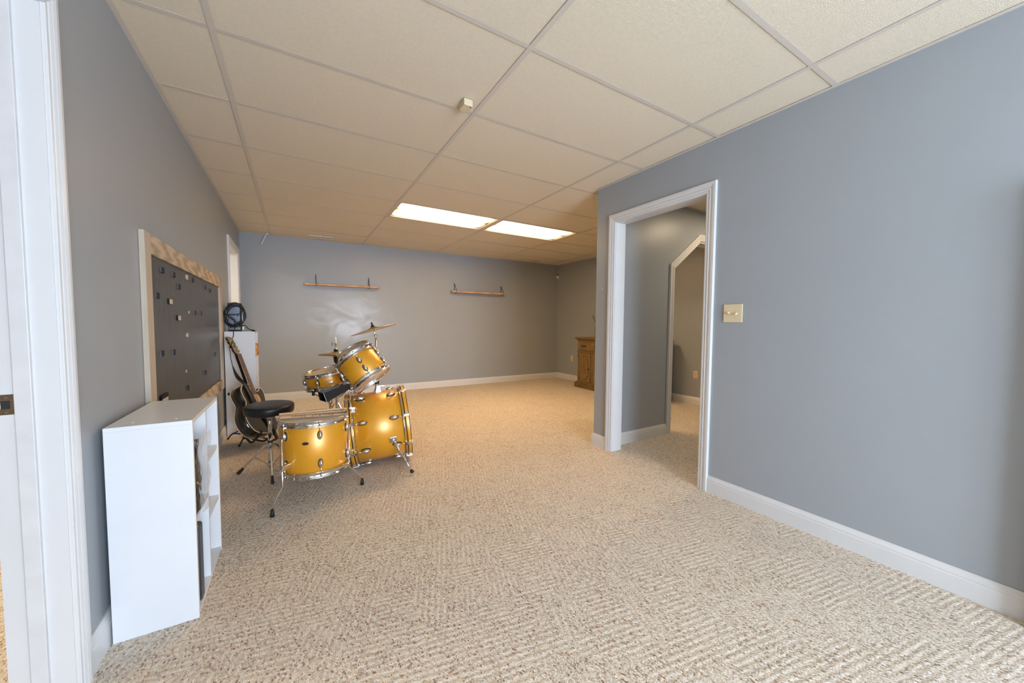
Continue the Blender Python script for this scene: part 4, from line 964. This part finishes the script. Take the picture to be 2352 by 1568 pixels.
for z in (.30, .47): obj('collar', MB().lathe([(.017, -.015), (.019, -.010), (.019, .010), (.017, .015)], 14, Matrix.Translation((sc.x, sc.y, z))), 'chrome_soft', t)
for k in range(3):
    a = 2*PI*k/3+.5
    obj('leg', MB().tube([sc+Vector((.02*math.cos(a), .02*math.sin(a), .30)), sc+Vector((.27*math.cos(a), .27*math.sin(a), .02))], .007, 4, flat=(1, .6)), 'chrome', t)
    obj('brace', MB().tube([sc+Vector((.012*math.cos(a), .012*math.sin(a), .12)), sc+Vector((.15*math.cos(a), .15*math.sin(a), .145))], .005, 4, flat=(1, .5)), 'chrome', t)
    obj('rubber_foot', MB().tube([sc+Vector((.255*math.cos(a), .255*math.sin(a), .038)), sc+Vector((.28*math.cos(a), .28*math.sin(a), .008))], [.010, .014], 10), 'rubber', t)
for k in range(3):
    a = 2*PI*k/3+3.9; c, s = math.cos(a), math.sin(a); R_ = .192
    bz = st - sa*.150
    tip = bz+Vector((R_*c, R_*s, -sa.x*R_*c/sa.z*1.0))
    obj('basket_arm', MB().tube(bez([sc+Vector((0, 0, .50)), sc+Vector((.09*c, .09*s, .525)), tip+Vector((-.02*c, -.02*s, -.012)), tip, tip+Vector((0, 0, .03))], 5), .006, 8), 'chrome', t)
    obj('rubber_grip', MB().tube([tip+Vector((0, 0, -.018)), tip+Vector((0, 0, .022))], .0105, 10), 'rubber', t)

# cowbell on the bass drum hoop
t = thing('cowbell', 'black cowbell pointing left from the bass drum hoop, in front of the snare', 'cowbell', (.25, 2.96, .58))
m0, m1_ = Vector((.145, 2.80, -.515+EYE)), Vector((.322, 2.87, -.461+EYE))
ax = (m1_-m0).normalized(); sd = Vector((-ax.y, ax.x, 0)).normalized(); upv = ax.cross(sd)*-1
if upv.z < 0: upv = -upv
def bell(w0, h0, w1, h1, e0, e1):
    v = []
    for c, w, h in ((m0+ax*e0, w0, h0), (m1_+ax*e1, w1, h1)): v += [c+sd*w-upv*h, c-sd*w-upv*h, c-sd*w*.82+upv*h, c+sd*w*.82+upv*h]
    return v
vo, vi = bell(.052, .034, .028, .021, 0, 0), bell(.047, .029, .024, .017, -.0005, -.006)
fc = [(0, 1, 5, 4), (1, 2, 6, 5), (2, 3, 7, 6), (3, 0, 4, 7), (4, 5, 6, 7)]
obj('bell', MB().add(vo+vi, fc+[tuple(8+i for i in f)[::-1] for f in fc]+[(i, (i+1) % 4, 8+(i+1) % 4, 8+i) for i in range(4)]), 'guitar_side', t, .004)
obj('mount_bracket', MB().box(-.014, .014, -.012, .012, -.012, .016, Matrix.Translation(m1_+upv*.026-ax*.02)), 'black', t, .003)
obj('mount_bolt', MB().tube([m1_+upv*.03-ax*.02+sd*.03*-1, m1_+upv*.03-ax*.02+sd*.03], .004, 8).tube([m1_+upv*.01-ax*.012, m1_+upv*.085-ax*.03], .0045, 8), 'chrome', t)
obj('mount_rod', MB().tube([m1_-ax*.01+upv*.0, m1_+Vector((.006, .0, -.06)), (.352, 2.975, .50)], .0055, 10), 'chrome', t)
obj('hoop_clamp', MB().box(.332, .378, 2.960, 3.000, .462, .515), 'chrome_soft', t, .004)
obj('clamp_screw', MB().tube([(.355, 2.960, .485), (.355, 2.930, .485)], .005, 8).box(.338, .372, 2.923, 2.931, .478, .492), 'chrome', t)

# hi-hat
t = thing('hi_hat', 'pair of bronze hi-hat cymbals on a chrome stand behind the snare', 'cymbal stand', (.344, 4.05, 0))
hx, hy, hz = .344, 4.05, -.322+EYE
def cymbal(r, up, bell=.035, bow=.018):
    pr = [(.006, bow+bell*.55), (.02, bow+bell*.5), (.038, bow+.006), (.048, bow), (r*.6, bow*.55), (r, 0)]
    pr = pr+[(r, -.0012), (r*.6, bow*.55-.0012), (.048, bow-.0012), (.036, bow+.004), (.02, bow+bell*.5-.0014), (.006, bow+bell*.55-.0014)]
    return [(a, b if up else -b) for a, b in pr]
obj('cymbal_top', MB().ring(cymbal(.163, True, .022, .015), 64, Matrix.Translation((hx, hy, hz+.004))), 'brass', t); obj('cymbal_bottom', MB().ring(cymbal(.163, False, .022, .015), 64, Matrix.Translation((hx, hy, hz-.004))), 'brass', t)
obj('rod', MB().tube([(hx, hy, .70), (hx, hy, hz+.175)], .003, 8), 'chrome', t)
obj('clutch', MB().lathe([(.013, .02), (.014, .03), (.014, .052), (.010, .055), (.007, .075), (.007, .095), (.010, .098), (.010, .115), (.004, .118)], 14, Matrix.Translation((hx, hy, hz))), 'chrome_soft', t); obj('felt', MB().lathe([(.018, .030), (.020, .034), (.020, .046), (.018, .050)], 16, Matrix.Translation((hx, hy, hz))), 'rubber', t)
obj('wing_screw', MB().tube([(hx, hy, hz+.105), (hx-.03, hy, hz+.105)], .003, 6).ball((hx-.034, hy, hz+.116), (.006, .004, .012), None, 8, 6).ball((hx-.034, hy, hz+.094), (.006, .004, .012), None, 8, 6), 'brass', t)
obj('seat_cup', MB().lathe([(.012, -.085), (.020, -.080), (.022, -.045), (.026, -.042), (.026, -.034), (.014, -.030)], 18, Matrix.Translation((hx, hy, hz))), 'black', t)
obj('upper_tube', MB().tube([(hx, hy, .38), (hx, hy, hz-.08)], .010, 12), 'chrome', t); obj('lower_tube', MB().tube([(hx, hy, .05), (hx, hy, .45)], .013, 12), 'chrome', t); obj('collar', MB().lathe([(.019, -.018), (.019, .018)], 14, Matrix.Translation((hx, hy, .45))), 'chrome_soft', t)
for k in range(3):
    a = 2*PI*k/3+PI/2-.4; c, s = math.cos(a), math.sin(a)
    obj('leg', MB().tube([(hx+.016*c, hy+.016*s, .34), (hx+.26*c, hy+.26*s, .02)], .007, 4, flat=(1, .6)), 'chrome', t); obj('rubber_foot', MB().tube([(hx+.245*c, hy+.245*s, .04), (hx+.27*c, hy+.27*s, .006)], [.010, .014], 10), 'rubber', t)
obj('pedal', MB().prism([(-.26, -.040), (-.05, -.034), (-.05, .034), (-.26, .040)], 0, .008, Matrix.Translation((hx, hy, .045)) @ Matrix.Rotation(-.18, 4, 'Y')), 'steel', t, .003); obj('chain', MB().tube([(hx-.05, hy, .06), (hx-.01, hy, .13)], .005, 6), 'brass', t)

# crash cymbal
cA = Vector((-.268, .119, 1)).normalized(); cc = Vector((.627, 3.60, -.058+EYE)); CM = rootm(cA, cc)
t = thing('crash_cymbal', 'bronze crash cymbal tilted on a tall chrome stand behind the toms', 'cymbal stand', (.655, 3.60, 0))
obj('cymbal', MB().ring(cymbal(.208, True, .030, .016), 72, CM @ Matrix.Translation((0, 0, -.012))), 'brass', t)
obj('felt', MB().lathe([(.010, .012), (.017, .015), (.017, .030), (.010, .034)], 16, CM), 'rubber', t); obj('wing_nut', MB().lathe([(.008, .034), (.009, .055), (.006, .062)], 12, CM).box(-.022, .022, -.005, .005, .045, .060, CM), 'black', t, .002)
obj('tilter', MB().tube([cc+cA*.03, cc-cA*.05, (.648, 3.60, -.125+EYE)], .006, 10), 'chrome', t)
obj('tilter_joint', MB().ball((.648, 3.60, -.125+EYE), (.015, .012, .017), None, 12, 8), 'chrome_soft', t)
obj('upper_tube', MB().tube([(.648, 3.60, -.125+EYE), (.648, 3.60, .55)], .0075, 12), 'chrome', t); obj('collar', MB().lathe([(.016, -.018), (.016, .018)], 14, Matrix.Translation((.648, 3.60, .74))), 'chrome_soft', t)
obj('lower_tube', MB().tube([(.648, 3.60, .06), (.648, 3.60, .72)], .0115, 12), 'chrome', t)
for k in range(3):
    a = 2*PI*k/3+.9; c, s = math.cos(a), math.sin(a)
    obj('leg', MB().tube([(.648+.016*c, 3.60+.016*s, .38), (.648+.24*c, 3.60+.24*s, .02)], .007, 4, flat=(1, .6)), 'chrome', t); obj('rubber_foot', MB().tube([(.648+.228*c, 3.60+.228*s, .04), (.648+.25*c, 3.60+.25*s, .006)], [.010, .014], 10), 'rubber', t)

# throne
t = thing('drum_throne', 'round black drum throne on a chrome tripod beside the floor tom', 'stool', (-.184, 3.283, 0))
tx, ty, tz = -.184, 3.283, -.624+EYE
obj('seat', MB().lathe([(0, -.068), (.146, -.068), (.157, -.063), (.163, -.052), (.1645, -.026), (.163, -.010), (.158, -.003), (.148, .0005), (.08, .003), (0, .004)], 64, Matrix.Translation((tx, ty, tz)) @ Matrix.Rotation(.02, 4, 'X')), 'vinyl', t, label='black padded vinyl seat')
obj('seam', MB().ring([(.1625+.0022*math.cos(q), -.011+.0022*math.sin(q)) for q in [2*PI*i/6 for i in range(6)]], 64, Matrix.Translation((tx, ty, tz)) @ Matrix.Rotation(.02, 4, 'X')), 'vinyl', t)
obj('mount_plate', MB().lathe([(.055, -.076), (.055, -.068)], 20, Matrix.Translation((tx, ty, tz))).lathe([(.020, -.110), (.020, -.076)], 16, Matrix.Translation((tx, ty, tz))), 'chrome_soft', t)
obj('post', MB().tube([(tx, ty, .30), (tx, ty, tz-.075)], .0135, 16), 'chrome', t); obj('lower_post', MB().tube([(tx, ty, .045), (tx, ty, .30)], .016, 16), 'chrome', t)
obj('collar', MB().lathe([(.020, .205), (.024, .210), (.024, .235), (.020, .240)], 16, Matrix.Translation((tx, ty, 0))), 'chrome_soft', t); obj('memory_lock', MB().lathe([(.020, .245), (.021, .247), (.021, .255), (.020, .257)], 16, Matrix.Translation((tx, ty, 0))), 'black', t)
obj('brace_ring', MB().lathe([(.021, .060), (.024, .064), (.024, .084), (.021, .088)], 16, Matrix.Translation((tx, ty, 0))), 'chrome_soft', t)
for k, a in enumerate((math.atan2(.096, -.208), math.atan2(-.228, .020), math.atan2(.13, .19))):
    c, s = math.cos(a), math.sin(a); R_ = .229
    obj('leg', MB().tube([(tx+.020*c, ty+.020*s, .222), (tx+.045*c, ty+.045*s, .210), (tx+.21*c, ty+.21*s, .032)], .0105, 4, flat=(1, .62)), 'chrome', t)
    obj('brace', MB().tube([(tx+.022*c, ty+.022*s, .074), (tx+.115*c, ty+.115*s, .128)], .007, 4, flat=(1, .4)), 'chrome', t)
    obj('leg_bolt', MB().ball((tx+.022*c, ty+.022*s, .222), .010, None, 10, 6), 'chrome', t)
    obj('rubber_foot', MB().tube([(tx+.195*c, ty+.195*s, .048), (tx+.215*c, ty+.215*s, .026), (tx+.236*c, ty+.236*s, .003)], [.012, .015, .019], 4, flat=(1, .8)), 'rubber', t, .003)

# small white anchor left in the partition paint
t = thing('wall_anchor', 'tiny white wall anchor on the narrow wall strip left of the doorway', 'anchor', (2.445, 2.472, 1.478))
obj('plug', MB().lathe([(.006, 0), (.006, .003), (.003, .0035), (.003, .001)], 12, FP.m @ Matrix.Translation((2.472, 0, 1.478)) @ Matrix.Rotation(-PI/2, 4, 'X')), 'trim', t)
